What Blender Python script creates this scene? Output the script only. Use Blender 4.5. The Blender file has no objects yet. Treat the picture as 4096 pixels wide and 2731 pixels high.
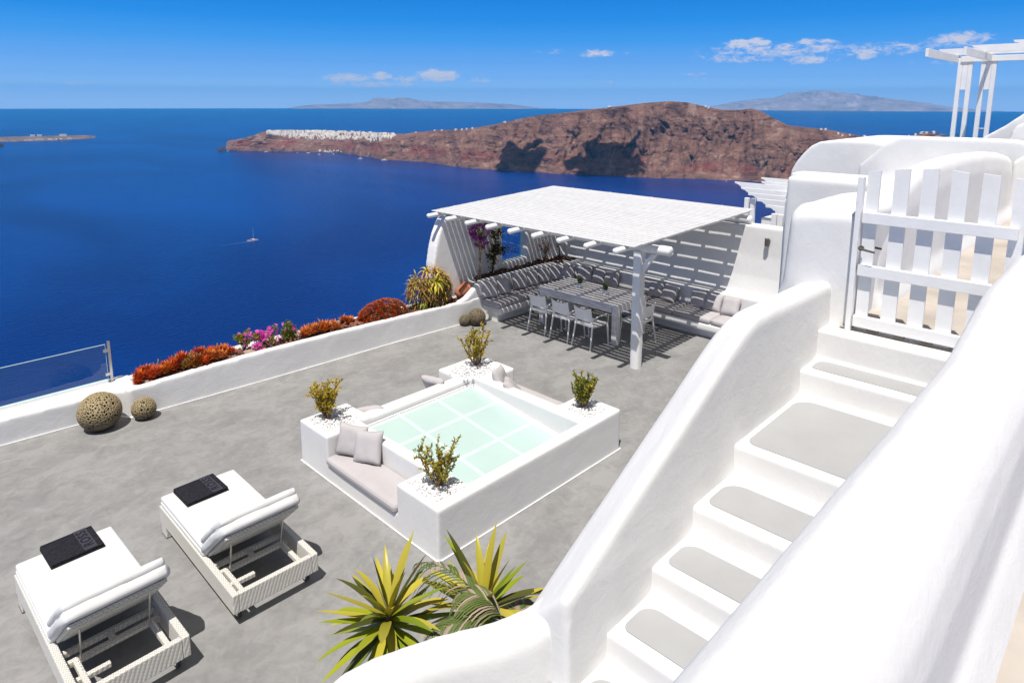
import bpy, bmesh, math, random
from mathutils import Vector, Matrix, noise, Euler
R = math.radians
random.seed(7)
scene = bpy.context.scene
C = scene.collection
TH = R(45.8)            # the terrace axes are turned by this much from the view axis

# ------------------------------------------------------------ camera, sun, sky, exposure
F_PX, CY_PX, PITCH, ROLL = 2655.0, 870.0, 0.1717, 0.0029
cam_d = bpy.data.cameras.new("camera"); cam = bpy.data.objects.new("camera", cam_d); C.objects.link(cam)
cam_d.sensor_width = 36.0; cam_d.lens = F_PX / 4096 * 36.0
cam_d.shift_x = 0.0; cam_d.shift_y = -(1365.5 - CY_PX) / 4096
cam_d.clip_start = 0.05; cam_d.clip_end = 120000
fwd = Vector((math.sin(TH) * math.cos(PITCH), math.cos(TH) * math.cos(PITCH), -math.sin(PITCH)))
q = fwd.to_track_quat('-Z', 'Y')
cam.rotation_mode = 'QUATERNION'
cam.rotation_quaternion = q @ Euler((0, 0, ROLL)).to_quaternion()
cam.location = (0, 0, 4.3)
scene.camera = cam

SUN_AZ, SUN_EL = R(-152.8), R(67.6)
SUNV = Vector((math.cos(SUN_AZ) * math.cos(SUN_EL), math.sin(SUN_AZ) * math.cos(SUN_EL), math.sin(SUN_EL)))
sd = bpy.data.lights.new("sun", 'SUN'); so = bpy.data.objects.new("sun", sd); C.objects.link(so)
sd.energy = 4.8; sd.angle = R(0.5); sd.color = (1.0, 0.945, 0.88)
so.rotation_mode = 'QUATERNION'; so.rotation_quaternion = SUNV.to_track_quat('Z', 'Y'); so.location = (0, 0, 30)

scene.view_settings.view_transform = 'Standard'; scene.view_settings.look = 'None'
scene.view_settings.gamma = 1.0; scene.view_settings.exposure = 0.19
scene.view_settings.use_curve_mapping = False

world = bpy.data.worlds.new("World"); scene.world = world; world.use_nodes = True
WN = world.node_tree; WN.nodes.clear()
def wn(t, **k):
    n = WN.nodes.new(t)
    for a, b in k.items(): setattr(n, a, b)
    return n
def wl(a, b): WN.links.new(a, b)
def wm(op, a, b=None, c=None, clamp=False):
    n = wn('ShaderNodeMath', operation=op); n.use_clamp = clamp
    for i, v in enumerate((a, b, c)):
        if v is None: continue
        if isinstance(v, (int, float)): n.inputs[i].default_value = v
        else: wl(v, n.inputs[i])
    return n.outputs[0]
sky = wn('ShaderNodeTexSky'); sky.sky_type = 'NISHITA'; sky.sun_disc = False
sky.sun_elevation = SUN_EL; sky.sun_rotation = R(90) - SUN_AZ
sky.altitude = 300; sky.air_density = 1.0; sky.dust_density = 0.3; sky.ozone_density = 2.5
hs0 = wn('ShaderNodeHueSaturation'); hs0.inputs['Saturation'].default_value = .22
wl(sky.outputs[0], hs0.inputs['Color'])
tc = wn('ShaderNodeTexCoord'); sp = wn('ShaderNodeSeparateXYZ'); wl(tc.outputs['Generated'], sp.inputs[0])
az_n = wm('ARCTAN2', sp.outputs[1], sp.outputs[0]); el_n = wm('ARCSINE', sp.outputs[2])
# clear band of blue air near the horizon; unseen sky above greyed and warmed to neutralise ambient light
ramp = wn('ShaderNodeValToRGB'); rs = 1 / (.07 * 2 ** .19)
HAZE_D = 3.4e-5
want = [(0.0, (.225, .45, .84)), (.023, (.20, .45, .86)), (.034, (.175, .43, .87)), (.055, (.135, .39, .87)), (.085, (.065, .34, .86)), (.115, (.028, .28, .81)), (.16, (.014, .22, .73))]
stops = []
for el_, c_ in want:       # the sky outside the air, so that with the air in front of it it has the wanted colour
    T_ = math.exp(-HAZE_D * min(36000, 636 / max(el_, 1e-4))); air = (.045, .27, .62)
    stops.append((el_ / .16, tuple(max(.01, (w_ - a_ * (1 - T_)) / T_) for w_, a_ in zip(c_, air))))
while len(ramp.color_ramp.elements) < len(stops): ramp.color_ramp.elements.new(.5)
for e_, (p_, c_) in zip(ramp.color_ramp.elements, stops): e_.position = p_; e_.color = (c_[0], c_[1], c_[2], 1)
mrg = wn('ShaderNodeMapRange'); mrg.inputs[1].default_value = 0.0; mrg.inputs[2].default_value = .16; wl(el_n, mrg.inputs[0]); wl(mrg.outputs[0], ramp.inputs[0])
low = wn('ShaderNodeMixRGB'); low.blend_type = 'MULTIPLY'; low.inputs[0].default_value = 1; wl(ramp.outputs[0], low.inputs[1]); low.inputs[2].default_value = (rs, rs, rs, 1)
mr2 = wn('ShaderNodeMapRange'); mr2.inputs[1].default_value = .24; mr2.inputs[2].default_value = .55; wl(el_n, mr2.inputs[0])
neutral_top = wn('ShaderNodeMixRGB'); neutral_top.blend_type = 'MULTIPLY'; neutral_top.inputs[0].default_value = 1; wl(hs0.outputs[0], neutral_top.inputs[1]); neutral_top.inputs[2].default_value = (1.12, 1.0, .86, 1)
hs = wn('ShaderNodeMixRGB'); wl(mr2.outputs[0], hs.inputs[0]); wl(low.outputs[0], hs.inputs[1]); wl(neutral_top.outputs[0], hs.inputs[2])
cl = [ # azimuth, elevation (rad), half width, half height, strength
 (57.9, .033, 2.4, .009, 1.15), (55.2, .037, 1.3, .008, 1.2), (55.6, .025, 5.0, .006, .85), (50.5, .038, 2.3, .012, 1.5), (47.2, .032, 1.6, .006, .7), (53.0, .032, 2.0, .007, .8),
 (37.2, .070, 1.9, .008, .95), (40.6, .073, 1.2, .005, .6), (42.1, .072, .9, .004, .5), (34.5, .071, 1.1, .005, .45),
 (25.9, .080, 1.5, .008, 1.35), (24.4, .082, 1.2, .008, 1.3), (20.9, .081, 1.1, .006, 1.15), (19.6, .080, 1.1, .005, .9), (22.5, .071, 8.0, .012, .85), (25.8, .061, 4.5, .010, .68), (14.5, .070, 5.0, .010, .7),
 (20.8, .057, 2.6, .008, .95), (16.9, .065, 1.6, .012, .95), (14.3, .064, 2.0, .006, .6), (10.9, .077, 2.3, .012, 1.0), (29.3, .040, 1.3, .004, .75),
 (27.8, .033, 2.2, .003, .55), (76.6, .022, 2.2, .004, .6), (81.0, .020, 1.6, .004, .4), (13.0, .05, 2.5, .005, .45), (36.0,.030,1.6,.003,.4)]
acc = None
for a, e, w, h, s in cl:
    dx = wm('DIVIDE', wm('SUBTRACT', az_n, R(a)), R(w)); dy = wm('DIVIDE', wm('SUBTRACT', el_n, e), h)
    v = wm('MULTIPLY', wm('SUBTRACT', 1.0, wm('ADD', wm('MULTIPLY', dx, dx), wm('MULTIPLY', dy, dy)), clamp=True), s)
    acc = v if acc is None else wm('MAXIMUM', acc, v)
cmb = wn('ShaderNodeCombineXYZ'); wl(wm('MULTIPLY', az_n, 1.0), cmb.inputs[0]); wl(wm('MULTIPLY', el_n, 2.2), cmb.inputs[1])
nz = wn('ShaderNodeTexNoise'); nz.inputs['Scale'].default_value = 60; nz.inputs['Detail'].default_value = 9; nz.inputs['Roughness'].default_value = .72; nz.inputs['Distortion'].default_value = .5
wl(cmb.outputs[0], nz.inputs['Vector'])
cd = wm('MULTIPLY', wm('SUBTRACT', wm('ADD', wm('MULTIPLY', acc, .75), wm('MULTIPLY', wm('SUBTRACT', nz.outputs[0], .5), 3.2)), .24), 1.6, clamp=True)
cd = wm('MULTIPLY', cd, wm('MULTIPLY', acc, 1.6, clamp=True))
cd = wm('MULTIPLY', cd, .82)
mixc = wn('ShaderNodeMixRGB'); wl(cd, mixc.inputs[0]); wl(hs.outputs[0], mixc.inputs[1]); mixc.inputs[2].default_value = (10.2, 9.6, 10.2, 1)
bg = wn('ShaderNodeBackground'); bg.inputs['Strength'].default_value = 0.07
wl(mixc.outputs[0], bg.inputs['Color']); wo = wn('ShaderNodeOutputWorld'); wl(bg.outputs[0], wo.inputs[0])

# ------------------------------------------------------------ tagging helpers
def tag(o, label=None, cat=None, group=None, kind=None):
    if label: o['label'] = label
    if cat: o['category'] = cat
    if group: o['group'] = group
    if kind: o['kind'] = kind
    return o
def thing(name, label, cat, loc=(0, 0, 0), rz=0, group=None):
    o = bpy.data.objects.new(name, None); C.objects.link(o); o.empty_display_size = .1
    o.location = loc; o.rotation_euler = (0, 0, rz)
    return tag(o, label, cat, group)
def obj(name, bm, mats, parent=None, smooth=False, loc=None):
    me = bpy.data.meshes.new(name); bm.to_mesh(me); bm.free()
    for m in (mats if isinstance(mats, (list, tuple)) else [mats]): me.materials.append(m)
    if smooth:
        for p in me.polygons: p.use_smooth = True
    o = bpy.data.objects.new(name, me); C.objects.link(o); o.parent = parent
    if loc: o.location = loc
    return o
def copy_tree(o, parent=None):
    c = o.copy(); C.objects.link(c); c.parent = parent
    for ch in list(o.children): copy_tree(ch, c)
    return c

# ------------------------------------------------------------ materials
def newmat(name):
    m = bpy.data.materials.new(name); m.use_nodes = True
    nt = m.node_tree; b = nt.nodes['Principled BSDF']
    return m, nt, b
def N(nt, t, **k):
    n = nt.nodes.new(t)
    for a, b in k.items(): setattr(n, a, b)
    return n
def rgba(c): return (c[0], c[1], c[2], 1)
def simple(name, col, rough=.6, var=.12, scale=8, bump=0, bscale=60, metal=0, spec=.5, detail=4, stretch=None, obj_coords=True):
    m, nt, b = newmat(name)
    tcn = N(nt, 'ShaderNodeTexCoord'); src = tcn.outputs['Object']
    if stretch:
        mp = N(nt, 'ShaderNodeMapping'); mp.inputs['Scale'].default_value = stretch; nt.links.new(src, mp.inputs[0]); src = mp.outputs[0]
    n = N(nt, 'ShaderNodeTexNoise'); n.inputs['Scale'].default_value = scale; n.inputs['Detail'].default_value = detail
    nt.links.new(src, n.inputs['Vector'])
    r = N(nt, 'ShaderNodeValToRGB'); e = r.color_ramp.elements
    e[0].position = .3; e[1].position = .7
    e[0].color = rgba([c * (1 - var) for c in col]); e[1].color = rgba([min(1, c * (1 + var)) for c in col])
    nt.links.new(n.outputs[0], r.inputs[0]); nt.links.new(r.outputs[0], b.inputs['Base Color'])
    b.inputs['Roughness'].default_value = rough; b.inputs['Metallic'].default_value = metal
    b.inputs['Specular IOR Level'].default_value = spec
    if bump:
        n2 = N(nt, 'ShaderNodeTexNoise'); n2.inputs['Scale'].default_value = bscale; n2.inputs['Detail'].default_value = 5
        nt.links.new(src, n2.inputs['Vector'])
        bp = N(nt, 'ShaderNodeBump'); bp.inputs['Strength'].default_value = bump; bp.inputs['Distance'].default_value = .01
        nt.links.new(n2.outputs[0], bp.inputs['Height']); nt.links.new(bp.outputs[0], b.inputs['Normal'])
    return m
def plaster_mat():
    m, nt, b = newmat('white_plaster')
    tcn = N(nt, 'ShaderNodeTexCoord')
    n1 = N(nt, 'ShaderNodeTexNoise'); n1.inputs['Scale'].default_value = 1.7; n1.inputs['Detail'].default_value = 5; nt.links.new(tcn.outputs['Object'], n1.inputs['Vector'])
    r = N(nt, 'ShaderNodeValToRGB'); r.color_ramp.elements[0].color = (.69, .69, .69, 1); r.color_ramp.elements[1].color = (.735, .735, .73, 1)
    r.color_ramp.elements[0].position = .3; r.color_ramp.elements[1].position = .65
    nt.links.new(n1.outputs[0], r.inputs[0]); nt.links.new(r.outputs[0], b.inputs['Base Color'])
    mp = N(nt, 'ShaderNodeMapping'); mp.inputs['Rotation'].default_value = (.5, .2, .6); mp.inputs['Scale'].default_value = (1, 2.6, 1.4); nt.links.new(tcn.outputs['Object'], mp.inputs[0])
    n2 = N(nt, 'ShaderNodeTexNoise'); n2.inputs['Scale'].default_value = 5; n2.inputs['Detail'].default_value = 6; n2.inputs['Roughness'].default_value = .6; n2.inputs['Distortion'].default_value = .6
    nt.links.new(mp.outputs[0], n2.inputs['Vector'])
    n3 = N(nt, 'ShaderNodeTexNoise'); n3.inputs['Scale'].default_value = 45; n3.inputs['Detail'].default_value = 4; nt.links.new(tcn.outputs['Object'], n3.inputs['Vector'])
    ad = N(nt, 'ShaderNodeMath', operation='MULTIPLY_ADD'); nt.links.new(n3.outputs[0], ad.inputs[0]); ad.inputs[1].default_value = .18; nt.links.new(n2.outputs[0], ad.inputs[2])
    bp = N(nt, 'ShaderNodeBump'); bp.inputs['Strength'].default_value = .16; bp.inputs['Distance'].default_value = .03
    nt.links.new(ad.outputs[0], bp.inputs['Height']); nt.links.new(bp.outputs[0], b.inputs['Normal'])
    b.inputs['Roughness'].default_value = .85; b.inputs['Specular IOR Level'].default_value = .1
    return m
def floor_mat():
    m, nt, b = newmat('trowelled_cement')
    tcn = N(nt, 'ShaderNodeTexCoord')
    n1 = N(nt, 'ShaderNodeTexNoise'); n1.inputs['Scale'].default_value = 1.5; n1.inputs['Detail'].default_value = 10; n1.inputs['Roughness'].default_value = .66; n1.inputs['Distortion'].default_value = .5
    mp = N(nt, 'ShaderNodeMapping'); mp.inputs['Rotation'].default_value = (0, 0, -.7); mp.inputs['Scale'].default_value = (1, 1.5, 1); nt.links.new(tcn.outputs['Object'], mp.inputs[0])
    nt.links.new(mp.outputs[0], n1.inputs['Vector'])
    n2 = N(nt, 'ShaderNodeTexNoise'); n2.inputs['Scale'].default_value = 7.5; n2.inputs['Detail'].default_value = 9; n2.inputs['Distortion'].default_value = 1.0; n2.inputs['Roughness'].default_value = .68
    nt.links.new(tcn.outputs['Object'], n2.inputs['Vector'])
    ad = N(nt, 'ShaderNodeMath', operation='MULTIPLY_ADD'); nt.links.new(n2.outputs[0], ad.inputs[0]); ad.inputs[1].default_value = .75; nt.links.new(n1.outputs[0], ad.inputs[2])
    r = N(nt, 'ShaderNodeValToRGB'); e = r.color_ramp.elements
    e[0].position = .66; e[0].color = (.200, .200, .200, 1); e[1].position = 1.08; e[1].color = (.282, .281, .279, 1)
    e2 = r.color_ramp.elements.new(.85); e2.color = (.242, .241, .239, 1)
    nt.links.new(ad.outputs[0], r.inputs[0])
    # thin pale scratches
    mp2 = N(nt, 'ShaderNodeMapping'); mp2.inputs['Scale'].default_value = (1, 9, 1); mp2.inputs['Rotation'].default_value = (0, 0, .9); nt.links.new(tcn.outputs['Object'], mp2.inputs[0])
    n3 = N(nt, 'ShaderNodeTexNoise'); n3.inputs['Scale'].default_value = 2.6; n3.inputs['Detail'].default_value = 10; n3.inputs['Roughness'].default_value = .75; nt.links.new(mp2.outputs[0], n3.inputs['Vector'])
    r3 = N(nt, 'ShaderNodeValToRGB'); r3.color_ramp.elements[0].position = .63; r3.color_ramp.elements[0].color = (0, 0, 0, 1); r3.color_ramp.elements[1].position = .72; r3.color_ramp.elements[1].color = (.3, .3, .3, 1)
    nt.links.new(n3.outputs[0], r3.inputs[0])
    mx = N(nt, 'ShaderNodeMixRGB'); nt.links.new(r3.outputs[0], mx.inputs[0]); nt.links.new(r.outputs[0], mx.inputs[1]); mx.inputs[2].default_value = (.38, .37, .36, 1)
    nt.links.new(mx.outputs[0], b.inputs['Base Color'])
    b.inputs['Roughness'].default_value = .58; b.inputs['Specular IOR Level'].default_value = .3
    bp = N(nt, 'ShaderNodeBump'); bp.inputs['Strength'].default_value = .12; bp.inputs['Distance'].default_value = .02
    nt.links.new(n2.outputs[0], bp.inputs['Height']); nt.links.new(bp.outputs[0], b.inputs['Normal'])
    return m
M = {}
M['plaster'] = plaster_mat()
M['cement'] = floor_mat()
M['tread'] = simple('tread_cement', (.355, .361, .368), .75, .05, 3, .1, 30, spec=.3)
M['path'] = simple('beige_stone_path', (.43, .39, .345), .85, .16, 2.2, .35, 14, spec=.2, detail=9)
M['wpaint'] = simple('white_painted_wood', (.78, .785, .79), .5, .04, 6, .12, 30, spec=.35, stretch=(1, 1, 1))
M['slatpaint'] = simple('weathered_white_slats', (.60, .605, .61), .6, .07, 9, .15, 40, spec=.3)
M['oldwood'] = simple('whitewashed_table_wood', (.76, .73, .72), .6, .18, 7, .3, 30, spec=.3, stretch=(4, .6, 4), detail=8)
M['plastic'] = simple('white_plastic', (.78, .78, .77), .35, .01, 4, spec=.5)
M['fabric'] = simple('grey_outdoor_fabric', (.45, .43, .44), .9, .04, 5, .25, 260, spec=.15)
M['whitefab'] = simple('white_outdoor_fabric', (.66, .665, .67), .85, .02, 5, .2, 220, spec=.15)
M['towel'] = simple('black_towelling', (.022, .022, .028), .95, .35, 40, .7, 300, spec=.1)
M['towel_band'] = simple('dark_slate_towel_band', (.05, .05, .065), .95, .15, 40, .5, 300, spec=.1)
M['letter'] = simple('black_towel_lettering', (.016, .016, .024), .95, .15, 40, .5, 300, spec=.1)
M['steel'] = simple('brushed_steel', (.55, .53, .50), .35, .06, 30, metal=.9)
M['darkmetal'] = simple('dark_grey_metal', (.11, .105, .09), .45, .1, 20, metal=.3)
M['rubber'] = simple('black_rubber', (.03, .03, .03), .7, .1, 20)
M['terracotta'] = simple('terracotta', (.42, .15, .08), .75, .15, 9, .15, 40)
M['glazed'] = simple('white_glazed_pot', (.8, .8, .79), .2, .02, 5)
M['soil'] = simple('dark_soil', (.05, .035, .025), .95, .4, 40, .6, 80)
M['pebble'] = simple('white_pebble', (.72, .72, .72), .6, .12, 22, .2, 60)
M['lava'] = simple('red_lava_rock', (.20, .075, .045), .9, .45, 14, .8, 60, detail=7)
M['lava_dark'] = simple('dark_lava_rock', (.075, .035, .026), .9, .5, 14, .8, 60, detail=7)
M['rock_pale'] = simple('pale_volcanic_stone', (.36, .25, .20), .85, .3, 10, .6, 40, detail=7)
M['bark'] = simple('brown_bark', (.16, .10, .065), .9, .4, 25, .6, 60)
M['cane'] = simple('bamboo_cane', (.36, .22, .12), .7, .2, 30)
M['lens'] = simple('lamp_lens', (.35, .34, .3), .3, .05, 10)
def leafmat(name, a, bcol, rough=.45, trans=.25):
    m, nt, b = newmat(name)
    g = N(nt, 'ShaderNodeNewGeometry'); r = N(nt, 'ShaderNodeValToRGB')
    r.color_ramp.elements[0].color = rgba(a); r.color_ramp.elements[1].color = rgba(bcol)
    nt.links.new(g.outputs['Random Per Island'], r.inputs[0]); nt.links.new(r.outputs[0], b.inputs['Base Color'])
    b.inputs['Roughness'].default_value = rough; b.inputs['Specular IOR Level'].default_value = .3
    if trans:
        t = N(nt, 'ShaderNodeBsdfTranslucent'); nt.links.new(r.outputs[0], t.inputs[0]); mx = N(nt, 'ShaderNodeMixShader'); mx.inputs[0].default_value = trans
        nt.links.new(b.outputs[0], mx.inputs[1]); nt.links.new(t.outputs[0], mx.inputs[2])
        nt.links.new(mx.outputs[0], nt.nodes['Material Output'].inputs[0])
    return m
M['lf_gold'] = leafmat('golden_leaf', (.74, .54, .06), (.50, .37, .04), .45, .35)
M['lf_olive'] = leafmat('olive_leaf', (.24, .24, .03), (.10, .11, .02))
M['lf_green'] = leafmat('fresh_green_leaf', (.10, .17, .02), (.20, .26, .03))
M['lf_dark'] = leafmat('dark_bronze_leaf', (.045, .035, .02), (.02, .02, .012))
M['lf_herb'] = leafmat('herb_leaf', (.10, .15, .04), (.20, .24, .09))
M['fl_purple'] = leafmat('purple_petal', (.36, .03, .40), (.48, .08, .52))
M['fl_pink'] = leafmat('magenta_petal', (.78, .05, .50), (.62, .03, .36))
M['fl_pale'] = leafmat('pink_petal', (.85, .22, .65), (.7, .12, .5))
M['fl_red'] = leafmat('red_petal', (.55, .01, .04), (.4, .01, .03))
M['fl_white'] = leafmat('white_petal', (.75, .73, .68), (.6, .58, .55))
M['suc_red'] = leafmat('scarlet_succulent', (.66, .11, .02), (.42, .05, .015), .4, .12)
M['suc_orange'] = leafmat('orange_succulent', (.72, .24, .03), (.50, .12, .025), .4, .12)
M['suc_pink'] = leafmat('dull_red_succulent', (.42, .16, .10), (.26, .08, .05), .4, .12)
M['suc_green'] = leafmat('greenish_succulent', (.30, .20, .05), (.17, .10, .03), .4, .12)
M['aloe_y'] = leafmat('yellow_aloe_leaf', (.66, .53, .05), (.50, .40, .06), .35, .15)
M['aloe_g'] = leafmat('green_aloe_leaf', (.24, .28, .04), (.36, .38, .06), .35, .15)
M['aloe_o'] = leafmat('orange_aloe_leaf', (.50, .24, .07), (.34, .18, .06), .4, .15)
M['aloe_d'] = leafmat('dry_aloe_leaf', (.24, .17, .10), (.12, .08, .045), .7, .05)
M['yuc_y'] = leafmat('yellow_yucca_leaf', (.50, .41, .05), (.36, .33, .04), .32, .10)
M['yuc_g'] = leafmat('green_yucca_leaf', (.17, .24, .015), (.34, .36, .02), .32, .12)
M['yuc_d'] = leafmat('dark_yucca_leaf', (.05, .065, .01), (.09, .09, .015), .4, .1)
M['palm'] = leafmat('palm_leaflet', (.13, .17, .05), (.08, .12, .03), .4, .1)
M['palm_dry'] = leafmat('dry_palm_leaflet', (.42, .33, .26), (.25, .19, .15), .6, .1)
def weave_mat():
    m, nt, b = newmat('cream_woven_resin')
    tcn = N(nt, 'ShaderNodeTexCoord')
    mp = N(nt, 'ShaderNodeMapping'); mp.inputs['Rotation'].default_value = (R(45), R(35), R(45)); nt.links.new(tcn.outputs['Object'], mp.inputs[0])
    w = N(nt, 'ShaderNodeTexWave'); w.inputs['Scale'].default_value = 34; w.inputs['Distortion'].default_value = 1.2; w.inputs['Detail'].default_value = 1; nt.links.new(mp.outputs[0], w.inputs['Vector'])
    w2 = N(nt, 'ShaderNodeTexWave'); w2.bands_direction = 'Y'; w2.inputs['Scale'].default_value = 16; w2.inputs['Distortion'].default_value = .8; nt.links.new(mp.outputs[0], w2.inputs['Vector'])
    mu = N(nt, 'ShaderNodeMath', operation='MULTIPLY'); nt.links.new(w.outputs[1], mu.inputs[0]); nt.links.new(w2.outputs[1], mu.inputs[1])
    r = N(nt, 'ShaderNodeValToRGB'); r.color_ramp.elements[0].color = (.50, .49, .45, 1); r.color_ramp.elements[0].position = .02; r.color_ramp.elements[1].color = (.80, .785, .73, 1); r.color_ramp.elements[1].position = .35
    nt.links.new(mu.outputs[0], r.inputs[0]); nt.links.new(r.outputs[0], b.inputs['Base Color'])
    bp = N(nt, 'ShaderNodeBump'); bp.inputs['Strength'].default_value = .8; bp.inputs['Distance'].default_value = .006; nt.links.new(mu.outputs[0], bp.inputs['Height']); nt.links.new(bp.outputs[0], b.inputs['Normal'])
    b.inputs['Roughness'].default_value = .55
    return m
M['weave'] = weave_mat()
def ceramic_mat(name='perforated_clay', hi=(.30, .235, .125)):
    m, nt, b = newmat(name)
    tcn = N(nt, 'ShaderNodeTexCoord')
    n = N(nt, 'ShaderNodeTexNoise'); n.inputs['Scale'].default_value = 9; n.inputs['Detail'].default_value = 8; n.inputs['Distortion'].default_value = 1; nt.links.new(tcn.outputs['Object'], n.inputs['Vector'])
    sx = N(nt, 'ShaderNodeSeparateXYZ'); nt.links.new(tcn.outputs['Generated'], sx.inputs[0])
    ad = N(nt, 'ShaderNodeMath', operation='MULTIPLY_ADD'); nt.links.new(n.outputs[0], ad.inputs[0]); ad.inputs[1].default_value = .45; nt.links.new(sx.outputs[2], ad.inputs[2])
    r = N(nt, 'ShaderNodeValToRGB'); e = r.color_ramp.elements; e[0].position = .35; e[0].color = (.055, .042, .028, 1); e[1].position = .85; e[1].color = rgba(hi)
    nt.links.new(ad.outputs[0], r.inputs[0]); nt.links.new(r.outputs[0], b.inputs['Base Color'])
    bp = N(nt, 'ShaderNodeBump'); bp.inputs['Strength'].default_value = .5; bp.inputs['Distance'].default_value = .02; nt.links.new(n.outputs[0], bp.inputs['Height']); nt.links.new(bp.outputs[0], b.inputs['Normal'])
    b.inputs['Roughness'].default_value = .6
    return m
M['clay'] = ceramic_mat(); M['clay_dark'] = ceramic_mat('dark_perforated_clay', (.17, .135, .08))
def aqua(name, col, rough=.12):
    m, nt, b = newmat(name)
    tcn = N(nt, 'ShaderNodeTexCoord'); n = N(nt, 'ShaderNodeTexNoise'); n.inputs['Scale'].default_value = 2.2; n.inputs['Detail'].default_value = 6; nt.links.new(tcn.outputs['Object'], n.inputs['Vector'])
    r = N(nt, 'ShaderNodeValToRGB'); r.color_ramp.elements[0].color = rgba([c * .93 for c in col]); r.color_ramp.elements[1].color = rgba([min(1, c * 1.06) for c in col]); nt.links.new(n.outputs[0], r.inputs[0])
    nt.links.new(r.outputs[0], b.inputs['Base Color']); b.inputs['Roughness'].default_value = rough; b.inputs['Specular IOR Level'].default_value = .4
    return m
M['aqua'] = aqua('frosted_aqua_glass', (.44, .575, .55))
M['aqua_bar'] = aqua('pale_aqua_glass_over_bar', (.54, .69, .665))
def glass_mat(name, tint, alpha, rough=.02):
    m, nt, b = newmat(name)
    nt.nodes.remove(b)
    t = N(nt, 'ShaderNodeBsdfTransparent'); t.inputs[0].default_value = rgba(tint)
    g = N(nt, 'ShaderNodeBsdfGlossy'); g.inputs['Roughness'].default_value = rough
    fr = N(nt, 'ShaderNodeFresnel'); fr.inputs[0].default_value = 1.5
    mu = N(nt, 'ShaderNodeMath', operation='MULTIPLY'); nt.links.new(fr.outputs[0], mu.inputs[0]); mu.inputs[1].default_value = alpha
    ge = N(nt, 'ShaderNodeNewGeometry'); fb_ = N(nt, 'ShaderNodeMath', operation='SUBTRACT'); fb_.inputs[0].default_value = 1; nt.links.new(ge.outputs['Backfacing'], fb_.inputs[1]); mu2 = N(nt, 'ShaderNodeMath', operation='MULTIPLY'); nt.links.new(mu.outputs[0], mu2.inputs[0]); nt.links.new(fb_.outputs[0], mu2.inputs[1])
    mx = N(nt, 'ShaderNodeMixShader'); nt.links.new(mu2.outputs[0], mx.inputs[0]); nt.links.new(t.outputs[0], mx.inputs[1]); nt.links.new(g.outputs[0], mx.inputs[2])
    nt.links.new(mx.outputs[0], nt.nodes['Material Output'].inputs[0])
    return m
M['glass'] = glass_mat('clear_balustrade_glass', (.72, .95, .93), 1.3)
M['winglass'] = glass_mat('tinted_window_glass', (.62, .92, .95), 1.8)

# ------------------------------------------------------------ mesh helpers
def add_hull(bm, lo, hi, mi=0):
    """closed prism between two vertex rings"""
    a = [bm.verts.new(v) for v in lo]; b = [bm.verts.new(v) for v in hi]; n = len(a)
    fs = [bm.faces.new(a[::-1]), bm.faces.new(b)]
    for i in range(n): fs.append(bm.faces.new((a[i], a[(i + 1) % n], b[(i + 1) % n], b[i])))
    for f in fs: f.material_index = mi
    return fs
def box(bm, x0, x1, y0, y1, z0, z1, mi=0):
    return add_hull(bm, [(x0, y0, z0), (x1, y0, z0), (x1, y1, z0), (x0, y1, z0)], [(x0, y0, z1), (x1, y0, z1), (x1, y1, z1), (x0, y1, z1)], mi)
def rbox(x0, x1, y0, y1, z0, z1, r=.01, seg=2):
    bm = bmesh.new(); box(bm, x0, x1, y0, y1, z0, z1)
    bmesh.ops.bevel(bm, geom=bm.edges[:] , offset=r, segments=seg, affect='EDGES', profile=.5)
    return bm
def slab(x0, x1, y0, y1, z0, z1, r, n=10, puff=0, wr=0, seed=0):
    """box with truly round edges and a slightly crowned, creased upper face"""
    bm = bmesh.new(); box(bm, x0, x1, y0, y1, z0, z1); bmesh.ops.subdivide_edges(bm, edges=bm.edges, cuts=n, use_grid_fill=True)
    r = min(r, (z1 - z0) / 2 - 1e-4); lo = Vector((x0 + r, y0 + r, z0 + r)); hi = Vector((x1 - r, y1 - r, z1 - r)); cx, cy = (x0 + x1) / 2, (y0 + y1) / 2
    for v in bm.verts:
        # gather the outer loops of the grid into the rounding
        for ax, (a, b) in enumerate(((x0, x1), (y0, y1), (z0, z1))):
            u = (v.co[ax] - a) / (b - a); L = b - a; k = u * (n + 1); m_ = min(k, n + 1 - k)
            if n >= 6 and 0 < m_ <= 3:
                off = r * (1 - math.cos(m_ / 3 * math.pi / 2)) if r * 1.2 < L / 2 else None
                if off is not None: v.co[ax] = a + off if u < .5 else b - off
        c = Vector([min(max(v.co[i], lo[i]), hi[i]) for i in range(3)]); d = v.co - c
        if d.length > 1e-6: v.co = c + d.normalized() * r
        e = max(abs(v.co.x - cx) / (x1 - x0), abs(v.co.y - cy) / (y1 - y0)) * 2
        g = max(0, 1 - e ** 4)
        if v.co.z > (z0 + z1) / 2: v.co.z += puff * g + wr * noise.fractal(Vector((v.co.x * 7 + seed, v.co.y * 9, seed)), 1, 2, 3)
        elif wr: v.co.z -= puff * .4 * g
        v.co.x += wr * .5 * noise.noise(Vector((v.co.y * 9, v.co.z * 14, seed))); v.co.y += wr * .5 * noise.noise(Vector((v.co.x * 9, v.co.z * 14, seed + 5)))
    return bm
def join(dst, src, mat=None):
    if mat is not None: bmesh.ops.transform(src, matrix=mat, verts=src.verts)
    me = bpy.data.meshes.new('tmp'); src.to_mesh(me); src.free(); dst.from_mesh(me); bpy.data.meshes.remove(me)
def prism_z(bm, poly, z0, z1):
    add_hull(bm, [(x, y, z0) for x, y in poly], [(x, y, z1) for x, y in poly])
def prism_y(bm, poly, y0, y1):
    add_hull(bm, [(x, y0, z) for x, z in poly], [(x, y1, z) for x, z in poly])
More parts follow.
